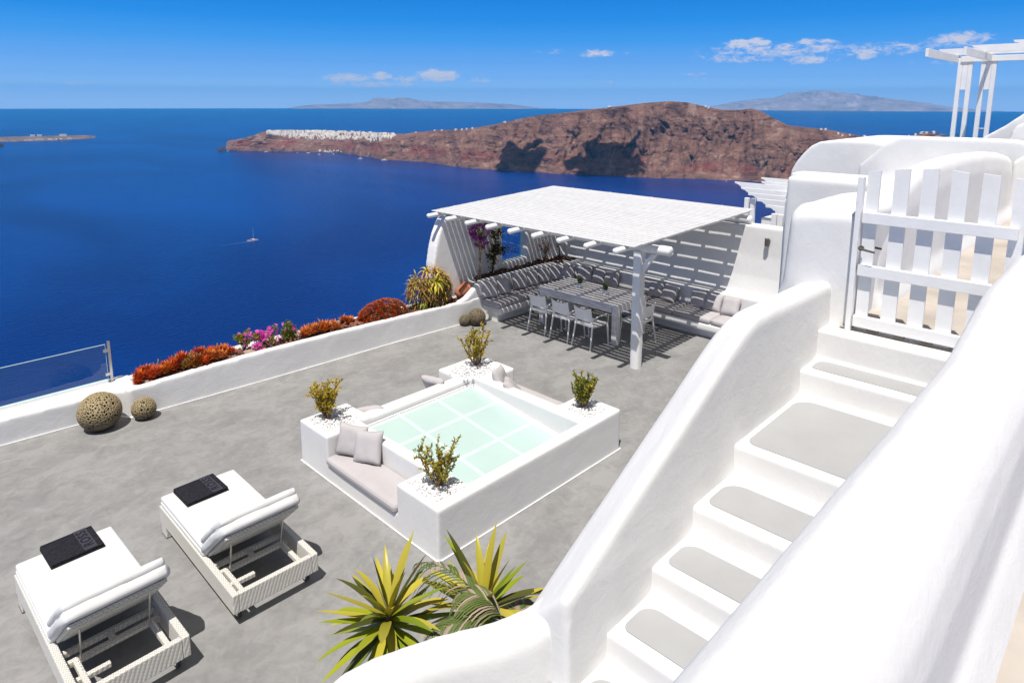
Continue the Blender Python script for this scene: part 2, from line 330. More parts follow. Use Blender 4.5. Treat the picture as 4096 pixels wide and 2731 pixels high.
def prism_x(bm, poly, x0, x1):
    add_hull(bm, [(x0, y, z) for y, z in poly], [(x1, y, z) for y, z in poly])
def loft(bm, rings, closed=False, cap=True, mi=0):
    R_ = [[bm.verts.new(v) for v in r] for r in rings]; n = len(R_[0])
    for i in range(len(R_) - 1 + (1 if closed else 0)):
        a, b = R_[i], R_[(i + 1) % len(R_)]
        for j in range(n):
            f = bm.faces.new((a[j], a[(j + 1) % n], b[(j + 1) % n], b[j])); f.material_index = mi
    if cap and not closed:
        bm.faces.new(R_[0][::-1]).material_index = mi; bm.faces.new(R_[-1]).material_index = mi
def tube(bm, pts, rad, n=8, mi=0, cap=True):
    pts = [Vector(p) for p in pts]; rings = []; up = Vector((0.12, .21, 1)).normalized()
    for i, p in enumerate(pts):
        d = (pts[min(i + 1, len(pts) - 1)] - pts[max(i - 1, 0)]).normalized()
        a = d.cross(up)
        if a.length < 1e-3: a = d.cross(Vector((1, 0, 0)))
        a.normalize(); b = a.cross(d)
        r = rad[i] if isinstance(rad, (list, tuple)) else rad
        rings.append([p + a * (r * math.cos(2 * math.pi * k / n)) + b * (r * math.sin(2 * math.pi * k / n)) for k in range(n)])
    loft(bm, rings, cap=cap, mi=mi)
def fixn(bm): bmesh.ops.recalc_face_normals(bm, faces=bm.faces); return bm
cloudtex = bpy.data.textures.new('plaster_wobble', 'CLOUDS'); cloudtex.noise_scale = .55; cloudtex.noise_depth = 2
def plaster(name, bm, parent=None, voxel=.022, smooth=9, wob=.012, mat=None):
    fixn(bm)
    o = obj(name, bm, mat or M['plaster'], parent)
    m = o.modifiers.new('remesh', 'REMESH'); m.mode = 'VOXEL'; m.voxel_size = voxel; m.use_smooth_shade = True
    s = o.modifiers.new('smooth', 'SMOOTH'); s.factor = .5; s.iterations = smooth
    if wob:
        d = o.modifiers.new('wobble', 'DISPLACE'); d.texture = cloudtex; d.texture_coords = 'LOCAL'; d.strength = wob; d.mid_level = .5
    return o
def interp(x, t):
    if x <= t[0][0]: return t[0][1]
    for (a, va), (b, vb) in zip(t, t[1:]):
        if x <= b:
            return va + (vb - va) * (x - a) / (b - a)
    return t[-1][1]

# ------------------------------------------------------------ sea, land, haze
CAMZ = 4.3; SEA = -296.0
def pol(az, d, z=0): return Vector((d * math.cos(R(az)), d * math.sin(R(az)), z))
def sea_mat():
    m, nt, b = newmat('deep_blue_sea')
    tcn = N(nt, 'ShaderNodeTexCoord'); src = tcn.outputs['Object']
    n1 = N(nt, 'ShaderNodeTexNoise'); n1.inputs['Scale'].default_value = .0016; n1.inputs['Detail'].default_value = 5; n1.inputs['Distortion'].default_value = .6
    mp = N(nt, 'ShaderNodeMapping'); mp.inputs['Rotation'].default_value = (0, 0, R(40)); mp.inputs['Scale'].default_value = (1.0, .45, 1); nt.links.new(src, mp.inputs[0]); nt.links.new(mp.outputs[0], n1.inputs['Vector'])
    r = N(nt, 'ShaderNodeValToRGB'); e = r.color_ramp.elements; e[0].position = .34; e[0].color = (.0, .014, .115, 1); e[1].position = .62; e[1].color = (.0, .034, .20, 1)
    nt.links.new(n1.outputs[0], r.inputs[0]); nt.links.new(r.outputs[0], b.inputs['Base Color'])
    b.inputs['Roughness'].default_value = .24; b.inputs['IOR'].default_value = 1.33; b.inputs['Specular IOR Level'].default_value = .13
    mp2 = N(nt, 'ShaderNodeMapping'); mp2.inputs['Rotation'].default_value = (0, 0, R(-52)); mp2.inputs['Scale'].default_value = (.06, .22, 1); nt.links.new(src, mp2.inputs[0])
    n2 = N(nt, 'ShaderNodeTexNoise'); n2.inputs['Scale'].default_value = 1; n2.inputs['Detail'].default_value = 4; nt.links.new(mp2.outputs[0], n2.inputs['Vector'])
    n3 = N(nt, 'ShaderNodeTexNoise'); n3.inputs['Scale'].default_value = .013; n3.inputs['Detail'].default_value = 6; n3.inputs['Roughness'].default_value = .6; nt.links.new(mp.outputs[0], n3.inputs['Vector'])
    bp = N(nt, 'ShaderNodeBump'); bp.inputs['Strength'].default_value = .8; bp.inputs['Distance'].default_value = 2.2; nt.links.new(n2.outputs[0], bp.inputs['Height'])
    bp2 = N(nt, 'ShaderNodeBump'); bp2.inputs['Strength'].default_value = .25; bp2.inputs['Distance'].default_value = 6; nt.links.new(n3.outputs[0], bp2.inputs['Height']); nt.links.new(bp.outputs[0], bp2.inputs['Normal'])
    nt.links.new(bp2.outputs[0], b.inputs['Normal'])
    return m
bm = bmesh.new()
ring0 = [bm.verts.new((0, 0, SEA))]
prev = None
for rad in (600, 2500, 8000, 32000):
    ring = [bm.verts.new((rad * math.cos(2 * math.pi * k / 256), rad * math.sin(2 * math.pi * k / 256), SEA)) for k in range(256)]
    for k in range(256):
        if prev is None: bm.faces.new((ring0[0], ring[k], ring[(k + 1) % 256]))
        else: bm.faces.new((prev[k], ring[k], ring[(k + 1) % 256], prev[(k + 1) % 256]))
    prev = ring
tag(obj('sea', bm, sea_mat()), kind='structure')

def land_mat(name, dark, mid, pale, red, zlo, zhi, red_amt=.3, scale=.012):
    m, nt, b = newmat(name)
    tcn = N(nt, 'ShaderNodeTexCoord'); src = tcn.outputs['Object']
    n1 = N(nt, 'ShaderNodeTexNoise'); n1.inputs['Scale'].default_value = scale; n1.inputs['Detail'].default_value = 9; n1.inputs['Roughness'].default_value = .68; n1.inputs['Distortion'].default_value = .8
    mp = N(nt, 'ShaderNodeMapping'); mp.inputs['Scale'].default_value = (1, 1, 2.6); nt.links.new(src, mp.inputs[0]); nt.links.new(mp.outputs[0], n1.inputs['Vector'])
    r = N(nt, 'ShaderNodeValToRGB'); e = r.color_ramp.elements; e[0].position = .34; e[0].color = rgba(dark); e[1].position = .70; e[1].color = rgba(pale)
    x = e.new(.47); x.color = rgba(mid)
    x = e.new(.60); x.color = rgba([c * 1.25 for c in mid])
    nt.links.new(n1.outputs[0], r.inputs[0])
    n2 = N(nt, 'ShaderNodeTexNoise'); n2.inputs['Scale'].default_value = scale * .35; n2.inputs['Detail'].default_value = 4; nt.links.new(src, n2.inputs['Vector'])
    sx = N(nt, 'ShaderNodeSeparateXYZ'); nt.links.new(src, sx.inputs[0])
    mr = N(nt, 'ShaderNodeMapRange'); mr.inputs[1].default_value = zlo; mr.inputs[2].default_value = zhi; nt.links.new(sx.outputs[2], mr.inputs[0])
    rr = N(nt, 'ShaderNodeValToRGB'); e = rr.color_ramp.elements; e[0].position = .18; e[0].color = (0, 0, 0, 1); e[1].position = .75; e[1].color = (0, 0, 0, 1)
    x = e.new(.42); x.color = (1, 1, 1, 1); x = e.new(.55); x.color = (.9, .9, .9, 1); nt.links.new(mr.outputs[0], rr.inputs[0])
    mu = N(nt, 'ShaderNodeMath', operation='MULTIPLY'); nt.links.new(rr.outputs[0], mu.inputs[0])
    g = N(nt, 'ShaderNodeMapRange'); g.inputs[1].default_value = .45; g.inputs[2].default_value = .6; nt.links.new(n2.outputs[0], g.inputs[0]); nt.links.new(g.outputs[0], mu.inputs[1])
    mu2 = N(nt, 'ShaderNodeMath', operation='MULTIPLY'); nt.links.new(mu.outputs[0], mu2.inputs[0]); mu2.inputs[1].default_value = red_amt
    mx = N(nt, 'ShaderNodeMixRGB'); nt.links.new(mu2.outputs[0], mx.inputs[0]); nt.links.new(r.outputs[0], mx.inputs[1]); mx.inputs[2].default_value = rgba(red)
    # pale fans of scree running down
    n4 = N(nt, 'ShaderNodeTexNoise'); n4.inputs['Scale'].default_value = scale * 1.4; n4.inputs['Detail'].default_value = 5; n4.inputs['Distortion'].default_value = .4
    mp4 = N(nt, 'ShaderNodeMapping'); mp4.inputs['Scale'].default_value = (1, 1, .12); mp4.inputs['Location'].default_value = (300, 70, 0); nt.links.new(src, mp4.inputs[0]); nt.links.new(mp4.outputs[0], n4.inputs['Vector'])
    g4 = N(nt, 'ShaderNodeMapRange'); g4.inputs[1].default_value = .60; g4.inputs[2].default_value = .70; g4.inputs[4].default_value = .55; nt.links.new(n4.outputs[0], g4.inputs[0])
    mx2 = N(nt, 'ShaderNodeMixRGB'); nt.links.new(g4.outputs[0], mx2.inputs[0]); nt.links.new(mx.outputs[0], mx2.inputs[1]); mx2.inputs[2].default_value = rgba(pale)
    nt.links.new(mx2.outputs[0], b.inputs['Base Color'])
    b.inputs['Roughness'].default_value = .95; b.inputs['Specular IOR Level'].default_value = .1
    n5 = N(nt, 'ShaderNodeTexNoise'); n5.inputs['Scale'].default_value = scale * 4; n5.inputs['Detail'].default_value = 7; n5.inputs['Roughness'].default_value = .7; n5.inputs['Distortion'].default_value = 1.0; nt.links.new(mp.outputs[0], n5.inputs['Vector'])
    bp = N(nt, 'ShaderNodeBump'); bp.inputs['Strength'].default_value = 1.0; bp.inputs['Distance'].default_value = 20; nt.links.new(n5.outputs[0], bp.inputs['Height']); nt.links.new(bp.outputs[0], b.inputs['Normal'])
    return m
SHORE = [(9.0, 2731), (15.65, 2702), (20.23, 2705), (23.14, 2719), (27.2, 2740), (32.16, 2736), (35.82, 2766), (39.54, 2825), (41.8, 2869), (44.81, 2936), (48.57, 3098), (52.28, 3439), (55.2, 3541), (56.28, 3722), (58.4, 4037), (61.52, 4234), (64.87, 4347), (66.65, 4434), (67.29, 4500), (67.5, 4533)]
RIDGE = [(9.21, -.0419), (11.03, -.0386), (12.11, -.0353), (12.64, -.0361), (13.44, -.0409), (14.25, -.0458), (15.09, -.0474), (15.97, -.0444), (17.47, -.0393), (19, -.0346), (20.55, -.0322), (21.83, -.0296), (22.99, -.0197), (23.83, -.0114), (24.66, -.0073), (25.49, -.0092), (26.83, -.0094), (28.2, -.0046), (29.6, .0008), (30.99, .0026), (33.11, 0), (34.54, -.0032), (35.98, -.0064), (37.8, -.0103), (39.63, -.0143), (41.85, -.0183), (43.33, -.0228), (45.56, -.0319), (47.8, -.0384), (48.54, -.0397), (50.76, -.041), (52.23, -.0435), (53.33, -.046), (54.41, -.0459), (56.92, -.0431), (59.38, -.0415), (61.44, -.0405), (63.46, -.0402), (64.61, -.0406), (65.29, -.0458), (66.6, -.0527), (67.27, -.0614), (67.5, -.066)]
def fr(x, y, z, o=5): return noise.fractal(Vector((x, y, z)), 1.0, 2.1, o)
def rid(x, y, z, o=5): return noise.ridged_multi_fractal(Vector((x, y, z)), .9, 2.2, o, 1.0, 2.0)
def head_pt(az, t):
    ds = interp(az, SHORE); e = interp(az, RIDGE)
    guess = 4.3 + e * (ds + 300) - SEA
    w = 60 + guess * (1.05 if az < 50 else 1.5)
    w *= 1 - .5 * min(1, max(0, (az - 63.6) / 1.6))
    dr = ds + w; H = 4.3 + e * dr - SEA
    if t <= 1:
        prof = .70 * t ** .78 + .30 * (t ** 3)
        if az > 50: prof = .86 * t ** .62 + .14 * t ** 3
        env = math.sin(math.pi * min(1, t * 1.02)) ** .7 if t < .98 else 0
        arc = R(az) * 3000
        g1 = fr(arc / 230, t * .7 + 3, 1.3, 4); g2 = rid(arc / 120 + .6 * g1, t * 1.1, 4.4, 5) - 1.1
        g3 = fr(arc / 34, t * w / 60, 8.1, 5)
        stp = fr(arc / 420, t * w / 34, 2.2, 3)
        g5 = rid(arc / 52 + .5 * g1, t * 1.6, 7.7, 4) - 1.1
        lay = (H * prof / 22 + 1.6 * stp + 1.1 * g1 + .5 * g3) % 1.0
        dd = env * H * (.20 * g1 + .24 * g2 + .09 * g3 + .10 * g5) + env * 5.5 * (lay - .5) * min(1, max(.15, .6 + g1 * 1.5))
        zz = H * prof + env * H * (.050 * g3 + .05 * stp - .05 * g2)
        d = ds + t * w + dd + 24 * fr(arc / 90, 0, 0, 3) * (1 - t)
        z = SEA - 1.5 + max(0, zz) if t > 0 else SEA - 2.5
        if t > .9: z = SEA - 1.5 + max(0, zz) - H * .012 * abs(g3) * 0
        return pol(az, d, z)
    u = (t - 1) / .6
    d = dr + u * 1500; z = 4.3 + e * dr - u * H * 1.03 - 6 * u
    z += math.sin(math.pi * u) * fr(az * .8, u * 6, 9, 4) * H * .10
    return pol(az, d, z - 1.5)
bm = bmesh.new(); NA, NT = 1000, 128
azs = [9.0 + (67.5 - 9.0) * i / (NA - 1) for i in range(NA)]
ts = [j / 100 for j in range(101)] + [1 + .6 * k / (NT - 101) for k in range(1, NT - 100)]
grid = [[bm.verts.new(head_pt(a, t)) for t in ts] for a in azs]
for i in range(NA - 1):
    for j in range(len(ts) - 1): bm.faces.new((grid[i][j], grid[i + 1][j], grid[i + 1][j + 1], grid[i][j + 1]))
tag(obj('headland', bm, land_mat('volcanic_cliff', (.050, .033, .038), (.235, .132, .102), (.48, .33, .26), (.27, .06, .055), -296, -190, .8), smooth=True), kind='structure')

def island(name, table, base, depth, zfun, mat, na=160, nt=18, rough=.2):
    bm = bmesh.new(); a0, a1 = table[0][0], table[-1][0]; G_ = []
    for i in range(na):
        a = a0 + (a1 - a0) * i / (na - 1); row = []
        d0 = interp(a, base); e = interp(a, table)
        for j in range(nt):
            t = j / (nt - 1); d = d0 + depth * t
            zt = 4.3 + e * (d0 + depth * .5)
            s = math.sin(math.pi * t) ** .7
            z = SEA - 3 + (zt - SEA + 3) * s * (1 + (0 if abs(t - .5) < .06 else rough * fr(a * 2.3, t * 5, d0 * .001, 5)))
            row.append(bm.verts.new(pol(a, d, z)))
        G_.append(row)
    for i in range(na - 1):
        for j in range(nt - 1): bm.faces.new((G_[i][j], G_[i + 1][j], G_[i + 1][j + 1], G_[i][j + 1]))
    return tag(obj(name, bm, mat, smooth=True), kind='structure')
isl_mat = land_mat('dry_island', (.10, .08, .085), (.20, .15, .13), (.42, .34, .28), (.2, .1, .08), -300, -250, .2)
far_mat = land_mat('haze_lightened_island_rock', (.19, .16, .18), (.31, .25, .26), (.58, .49, .48), (.2, .14, .12), -300, 300, .1, scale=.0012)  # rock colours lightened to stand in for thicker haze
island('low_island', [(76.05, -.0465), (76.29, -.0433), (76.68, -.0426), (79.3, -.0426), (86, -.0424)], [(76.05, 6508), (76.71, 6393), (78.54, 6224), (80.3, 6208), (81.74, 6247), (86, 6350)], 420, None, isl_mat, rough=.05)
island('dark_islet', [(81.55, -.0518), (81.62, -.0515), (81.7, -.049), (83.5, -.048)], [(81.55, 5560), (83.5, 5400)], 160, None, land_mat('dark_rock', (.03, .025, .03), (.07, .05, .05), (.14, .1, .09), (.1, .05, .05), -300, -280, .1), na=40)
island('sea_stack', [(67.45, -.0645), (67.6, -.063), (67.81, -.0618), (67.95, -.0632), (68.1, -.0655)], [(67.45, 4500), (68.1, 4490)], 70, None, bpy.data.materials['dark_rock'], na=24, rough=.5)
far_iter = 0
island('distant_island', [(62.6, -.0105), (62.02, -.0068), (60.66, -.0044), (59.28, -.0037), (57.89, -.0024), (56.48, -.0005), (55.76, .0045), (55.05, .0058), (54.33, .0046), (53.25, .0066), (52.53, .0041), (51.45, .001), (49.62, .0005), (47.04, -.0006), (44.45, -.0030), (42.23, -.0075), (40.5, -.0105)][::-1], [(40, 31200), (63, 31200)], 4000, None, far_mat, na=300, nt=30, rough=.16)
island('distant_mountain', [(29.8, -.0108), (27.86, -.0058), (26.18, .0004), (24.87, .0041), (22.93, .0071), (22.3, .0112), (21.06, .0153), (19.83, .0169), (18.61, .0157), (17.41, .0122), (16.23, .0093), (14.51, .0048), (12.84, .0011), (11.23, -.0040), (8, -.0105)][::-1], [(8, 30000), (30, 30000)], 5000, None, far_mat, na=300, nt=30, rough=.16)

# the hillside the villa stands on, falling to the sea
bm = bmesh.new(); rows = []; HG = [-60, -30, -12, -6, -2, 2, 6, 9, 10.9, 11.6, 12.5, 14, 16, 18.5] + [18.5 + 2.2 * k ** 1.52 for k in range(1, 48)]
for i in range(61):
    row = []
    for j in range(61):
        u = HG[i]; v = HG[j]
        x, y = u, v
        z = -.6 - 1.25 * max(0, y - 10.9) - .75 * max(0, x - 18.5)
        z += (0 if z > -1 else 1) * fr(x / 30, y / 30, 0, 4) * min(12, -z * .15)
        row.append(bm.verts.new((x, y, max(z, SEA - 6))))
    rows.append(row)
for i in range(60):
    for j in range(60): bm.faces.new((rows[i][j], rows[i + 1][j], rows[i + 1][j + 1], rows[i][j + 1]))
tag(obj('hillside', bm, bpy.data.materials['volcanic_cliff'], smooth=True), kind='structure')

# haze: one closed box of even air
bm = bmesh.new(); add_hull(bm, [(36000 * math.cos(2 * math.pi * k / 96), 36000 * math.sin(2 * math.pi * k / 96), SEA - 8) for k in range(96)], [(36000 * math.cos(2 * math.pi * k / 96), 36000 * math.sin(2 * math.pi * k / 96), 640) for k in range(96)]); fixn(bm)
hz, nt, b = newmat('sea_haze'); nt.nodes.remove(b)
pv = N(nt, 'ShaderNodeVolumePrincipled'); pv.inputs['Color'].default_value = (.07, .48, 1.0, 1); pv.inputs['Density'].default_value = HAZE_D; pv.inputs['Anisotropy'].default_value = .0
nt.links.new(pv.outputs[0], nt.nodes['Material Output'].inputs['Volume'])
tag(obj('haze', bm, hz), kind='stuff')

#@@CLOUDS
# two clouds out of frame overhead whose shadows lie on the headland
def cloud_over(az, d, ztarget, sx, sy, seed):
    base = pol(az, d, ztarget); h = 1450 - ztarget
    p = base + Vector((SUNV.x / SUNV.z * h, SUNV.y / SUNV.z * h, h))
    random.seed(seed); bm = bmesh.new()
    for k in range(44):
        o = Vector((random.gauss(0, 1) * sx * .30, random.gauss(0, 1) * sy * .30, random.random() * 60))
        rr = random.uniform(.10, .30) * min(sx, sy)
        b2 = bmesh.new(); bmesh.ops.create_icosphere(b2, subdivisions=3, radius=rr)
        for v in b2.verts:
            v.co += v.co.normalized() * rr * .6 * noise.fractal(v.co / rr * 1.3 + o * .01, 1, 2, 4); v.co.z = v.co.z * .5
            c, s = math.cos(R(az)), math.sin(R(az))
            x, y = v.co.x + o.x, v.co.y + o.y
            v.co.x, v.co.y, v.co.z = x * c - y * s, x * s + y * c, v.co.z + o.z
        join(bm, b2)
    ob = obj('cloud', bm, M['cloud'], smooth=True); ob.location = p; return ob
M['cloud'] = simple('white_cloud', (.8, .8, .82), 1, .02, .01, spec=0)
c1 = cloud_over(43.9, 2975, -262, 150, 150, 3); tag(c1, 'small white cloud high over the western part of the headland', 'cloud')
c2 = cloud_over(35.7, 2850, -262, 190, 200, 8); tag(c2, 'broad white cloud high over the middle of the headland', 'cloud')
random.seed(11)

#@@VILLAGE
# houses of the cliff-top village and the scattered ones
M['house'] = simple('whitewashed_house', (.74, .70, .63), .85, .18, .03, spec=.1)
M['housedark'] = simple('house_opening', (.12, .12, .15), .6, .1, 1)
def house_bm(w, d, h, kind):
    bm = bmesh.new(); box(bm, -w / 2, w / 2, -d / 2, d / 2, -6, h)
    if kind == 1: box(bm, -w / 2, 0, -d / 2 + .1, d / 2 + 2, h - .05, h + 2.6)
    if kind == 2:
        n = 10; loft(bm, [[(x, d / 2 * math.cos(math.pi * k / n), h - .02 + d * .32 * math.sin(math.pi * k / n)) for k in range(n + 1)] for x in (-w / 2, w / 2)])
    if kind == 3:
        b2 = bmesh.new(); bmesh.ops.create_uvsphere(b2, u_segments=16, v_segments=8, radius=d * .42); join(bm, b2, Matrix.Translation((0, 0, h)))
    for x in (-w * .25, w * .22):
        for y in (-d / 2 - .05,): box(bm, x - .6, x + .6, y, y + .2, h * .25, h * .75, 1)
    return fixn(bm)
hmeshes = []
for k, (w, d, h, kd) in enumerate([(11, 9, 5, 0), (14, 9, 6, 1), (9, 8, 4.5, 2), (12, 11, 7, 0), (8, 8, 5, 3), (17, 9, 5, 1)]):
    me = bpy.data.meshes.new('village_house'); b2 = house_bm(w, d, h, kd); b2.to_mesh(me); b2.free(); me.materials.append(M['house']); me.materials.append(M['housedark']); hmeshes.append(me)
def put_house(az, t, label, group, s=1.0, name='village_house', k=None):
    p = head_pt(az, t); o = bpy.data.objects.new(name, hmeshes[random.randrange(6) if k is None else k]); C.objects.link(o)
    o.location = (p.x, p.y, p.z - .6); o.rotation_euler = (0, 0, R(az - 90 + 180) + R(90) + random.uniform(-.5, .5)); o.scale = (s * 1.15, s, s * .75)
    tag(o, label, 'house', group)
L1 = 'tiny white house packed among identical ones in the cliff-top village of the headland'
for k in range(290):
    az = random.triangular(53.6, 64.5, 60.5); lo = interp(az, [(53.5, .86), (56, .64), (60, .54), (63, .62), (64.6, .85)]) + .30 * fr(az * 1.3, 0, 4, 3)
    t = random.uniform(lo, 1.03)
    if fr(az * 1.7, t * 3, 0, 3) < -.12: t = random.uniform(.88, 1.03)
    put_house(az, t, L1, 'houses of the white village', random.uniform(.8, 1.15))
mass = bmesh.new()
for k in range(600):
    az = random.uniform(54.2, 64.4); lo = interp(az, [(53.5, .9), (56, .66), (60, .56), (63, .66), (64.6, .9)]) + .22 * fr(az * 1.3, 0, 4, 3); p = head_pt(az, random.uniform(lo, 1.03)); s_ = random.uniform(.6, 1.0)
    b2 = house_bm(random.uniform(8, 14), 9, random.uniform(4, 6), random.choice((0, 1, 2, 3))); join(mass, b2, Matrix.Translation((p.x, p.y, p.z + .5)) @ Matrix.Rotation(R(az + 180) + random.uniform(-.5, .5), 4, 'Z') @ Matrix.Scale(s_, 4))
tag(obj('village_backdrop', mass, [M['house'], M['housedark']]), kind='stuff')
L2 = 'isolated tiny white house on the bare headland ridge right of the village'
for az, t in [(49.0, 1.0), (48.5, 1.0), (48.1, 1.0), (47.6, 1.0), (50.2, 1.0), (50.8, .99), (52.4, 1), (44.9, 1.01), (44.8, 1.0)]: put_house(az, t, L2, 'houses scattered along the ridge')
put_house(36.0, 1.005, 'white chapel alone on the ridge left of the headland summit', 'houses scattered along the ridge', 1.5, 'village_house', 4)
L3 = 'small white house on the lower right end of the headland ridge'
for az, t in [(18.2, .97), (17.9, .96), (17.4, .98), (19.4, 1.0), (19.1, 1), (16.4, 1.0), (16.1, 1), (15.8, .99), (13.9, .98), (13.5, 1), (13.1, 1), (14.4, .99), (12.7, 1.0), (12.4, 1.0), (15.4, 1), (12.0, 1.0), (28.2, 1.0), (27.9, .995)]:
    put_house(az, t, L3, 'houses on the right end of the ridge', .9)
L4 = 'tiny white building of the little harbour at the foot of the cliff'
for k in range(16):
    put_house(random.uniform(58.6, 60.4), random.uniform(.012, .05), L4, 'harbour buildings under the village', .8)
for az in (79.9, 79.5, 78.2, 78.05): 
    o = bpy.data.objects.new('island_house', hmeshes[3]); C.objects.link(o); p = pol(az, 6420, -264 - 4); o.location = p; o.scale = (2.2, 2.2, 1.6); tag(o, 'white house on top of the low flat island', 'house', 'houses on the low island top')
for k in range(15):
    az = random.uniform(77.6, 80.8); o = bpy.data.objects.new('shore_house', hmeshes[k % 6]); C.objects.link(o); p = pol(az, interp(az, [(76.71, 6393), (78.54, 6224), (80.3, 6208), (82, 6250)]) + 26, -291); o.location = p; o.scale = (1.5, 1.5, 1.1); tag(o, 'white shore house along the waterline of the low flat island', 'house', 'shore houses of the low island')

#@@BOATS
M['hull'] = simple('white_hull', (.8, .8, .8), .3, .02, 1)
M['redtrim'] = simple('crimson_canvas', (.35, .01, .06), .7, .1, 1)
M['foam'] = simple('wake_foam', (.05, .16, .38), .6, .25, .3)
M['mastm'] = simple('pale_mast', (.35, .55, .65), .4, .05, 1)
def hull_rings(L, W, H, dy=0, z0=-.3):
    rings = []
    for k in range(11):
        u = k / 10; x = -L / 2 + L * u; w = W / 2 * (1 - max(0, (u - .45) / .55) ** 2.2) * (.75 + .25 * min(1, u * 4)) + .03
        zt = H * (1 + .25 * u * u)
        rings.append([(x, dy - w, zt), (x, dy - w * .75, z0), (x, dy + w * .75, z0), (x, dy + w, zt)])
    return rings
def catamaran():
    t = thing('catamaran', 'white and crimson catamaran with a tall mast sailing on the open blue sea', 'boat', pol(65.93, 1533, SEA), R(65.8 - 62))
    bm = bmesh.new()
    for dy in (-3.6, 3.6): loft(bm, hull_rings(22, 2.0, 2.0, dy))
    obj('hull', fixn(bm), M['hull'], t)
    bm = bmesh.new(); box(bm, -7, 4, -3.3, 3.3, 1.6, 2.3); obj('deck', bm, M['redtrim'], t)
    bm = rbox(-3, 3.4, -2.4, 2.4, 2.3, 3.6, .4, 3); obj('cabin', bm, M['hull'], t)
    bm = bmesh.new(); box(bm, -6.8, -3.2, -2.6, 2.6, 3.7, 3.95); obj('awning', bm, M['redtrim'], t)
    bm = bmesh.new(); tube(bm, [(1.5, 0, 2.2), (1.5, 0, 27)], [.28, .16], 8); tube(bm, [(1.5, -2.2, 12), (1.5, 2.2, 12)], .16, 6); tube(bm, [(1.3, 0, 5), (-7, 0, 4.8)], .3, 6); obj('mast', bm, M['mastm'], t)
catamaran()
bm = bmesh.new()
for dy in (-3.6, 3.6):
    for k in range(7):
        x0 = -11 - k * 9; w = .55 * (1 - k / 8)
        add_hull(bm, [(x0 - 9, dy * (1 + k * .04) - w, .04), (x0, dy * (1 + k * .04) - w, .04), (x0, dy * (1 + k * .04) + w, .04), (x0 - 9, dy * (1 + k * .04) + w, .04)], [(x0 - 9, dy * (1 + k * .04) - w * .5, .16), (x0, dy * (1 + k * .04) - w * .5, .16), (x0, dy * (1 + k * .04) + w * .5, .16), (x0 - 9, dy * (1 + k * .04) + w * .5, .16)])
wk = obj('water_wake', bm, M['foam']); wk.location = pol(65.93, 1533, SEA); wk.rotation_euler = (0, 0, R(3.8)); tag(wk, kind='structure')
def sailboat(az, d, rz, L, label, mast=True):
    t = thing('sailboat' if mast else 'motorboat', label, 'boat', pol(az, d, SEA), rz)
    bm = bmesh.new(); loft(bm, hull_rings(L, L * .3, L * .10)); obj('hull', fixn(bm), M['hull'], t)
    bm = rbox(-L * .2, L * .15, -L * .1, L * .1, L * .09, L * .19, .2, 2); obj('cabin', bm, M['hull'], t)
    if mast:
        bm = bmesh.new(); tube(bm, [(0, 0, .5), (0, 0, L * 1.25)], .28, 6); obj('mast', bm, M['hull'], t)
for az, d, L, ms, lb in [(57.07, 3640, 26, 1, 'white sailing yacht with a bare mast anchored off the cliff below the village'), (56.52, 3800, 26, 0, 'white motorboat just right of the anchored sailing yacht under the cliff'),
    (64.5, 4290, 24, 0, 'white motorboat leftmost along the shore below the village'), (62.1, 4160, 12, 0, 'tiny white boat offshore below the middle of the village'), (61.25, 4110, 24, 0, 'white motorboat left of the little harbour'),
    (60.39, 3990, 18, 0, 'tiny white boat in front of the little harbour'), (59.25, 3990, 16, 1, 'small white sailboat moored beside the harbour buildings'), (55.1, 3520, 34, 0, 'long white motor yacht at the foot of the brown cliff'), (26.24, 2700, 8, 0, 'tiny white boat at the foot of the headland right of the pergola roof'), (67.35, 4440, 14, 0, 'tiny white boat beside the sea stack at the tip of the headland'),
    (9.2, 9500, 120, 0, 'distant white ship seen between the double posts of the upper white pergola')]:
    sailboat(az, d, R(az + 70), L, lb, bool(ms))

#@@TERRACE
# ------------------------------------------------------------ terrace floor
bm = bmesh.new(); bm.faces.new([bm.verts.new(p) for p in ((-6, 1.2, 0), (12.5, 1.2, 0), (12.5, 10.45, 0), (-6, 10.45, 0))])
tag(obj('terrace_floor', bm, M['cement']), kind='structure')
bm = bmesh.new(); box(bm, -6, 17.5, -4, 10.46, -.55, -.02); tag(obj('foundation', bm, M['plaster']), kind='structure')

# planter wall with its low wing on the left
pw = thing('planter_wall', 'long low white plaster wall with a planting trough at the sea edge of the terrace', 'wall', (0, 0, 0))
bm = bmesh.new()
front = [(2.5, 9.72), (3.6, 9.655), (4.6, 9.60), (5.7, 9.56), (6.7, 9.53), (7.5, 9.47), (8.3, 9.42), (8.9, 9.41)]
zt = [(2.5, .40), (3.4, .45), (4.6, .475), (6.8, .455), (8.3, .44), (8.9, .44)]
def ring_wall(f0, f1, z, base=0):
    rings = []
    for x, y in front:
        zz = interp(x, zt) + z
        rings.append([(x, y + f0, base - .12), (x, y + f1, base - .12), (x, y + f1, zz), (x, y + f0, zz)])
    return rings
loft(bm, ring_wall(0, .12, 0)); loft(bm, ring_wall(.05, .48, -.08)); loft(bm, ring_wall(.45, .58, .0, -.6))
box(bm, 2.46, 2.62, 9.74, 10.3, -.12, .40); prism_z(bm, [(2.3, 10.0), (2.5, 9.74), (2.62, 9.74), (2.62, 10.3), (2.3, 10.3)], -.12, .36)
prism_z(bm, [(-4, 10.12), (1.07, 10.06), (2.08, 10.0), (2.5, 9.95), (2.7, 10.5), (2.6, 10.56), (1.16, 10.52), (-4, 10.6)], -.6, .335)
plaster('wall_body', bm, pw, voxel=.022, smooth=8)
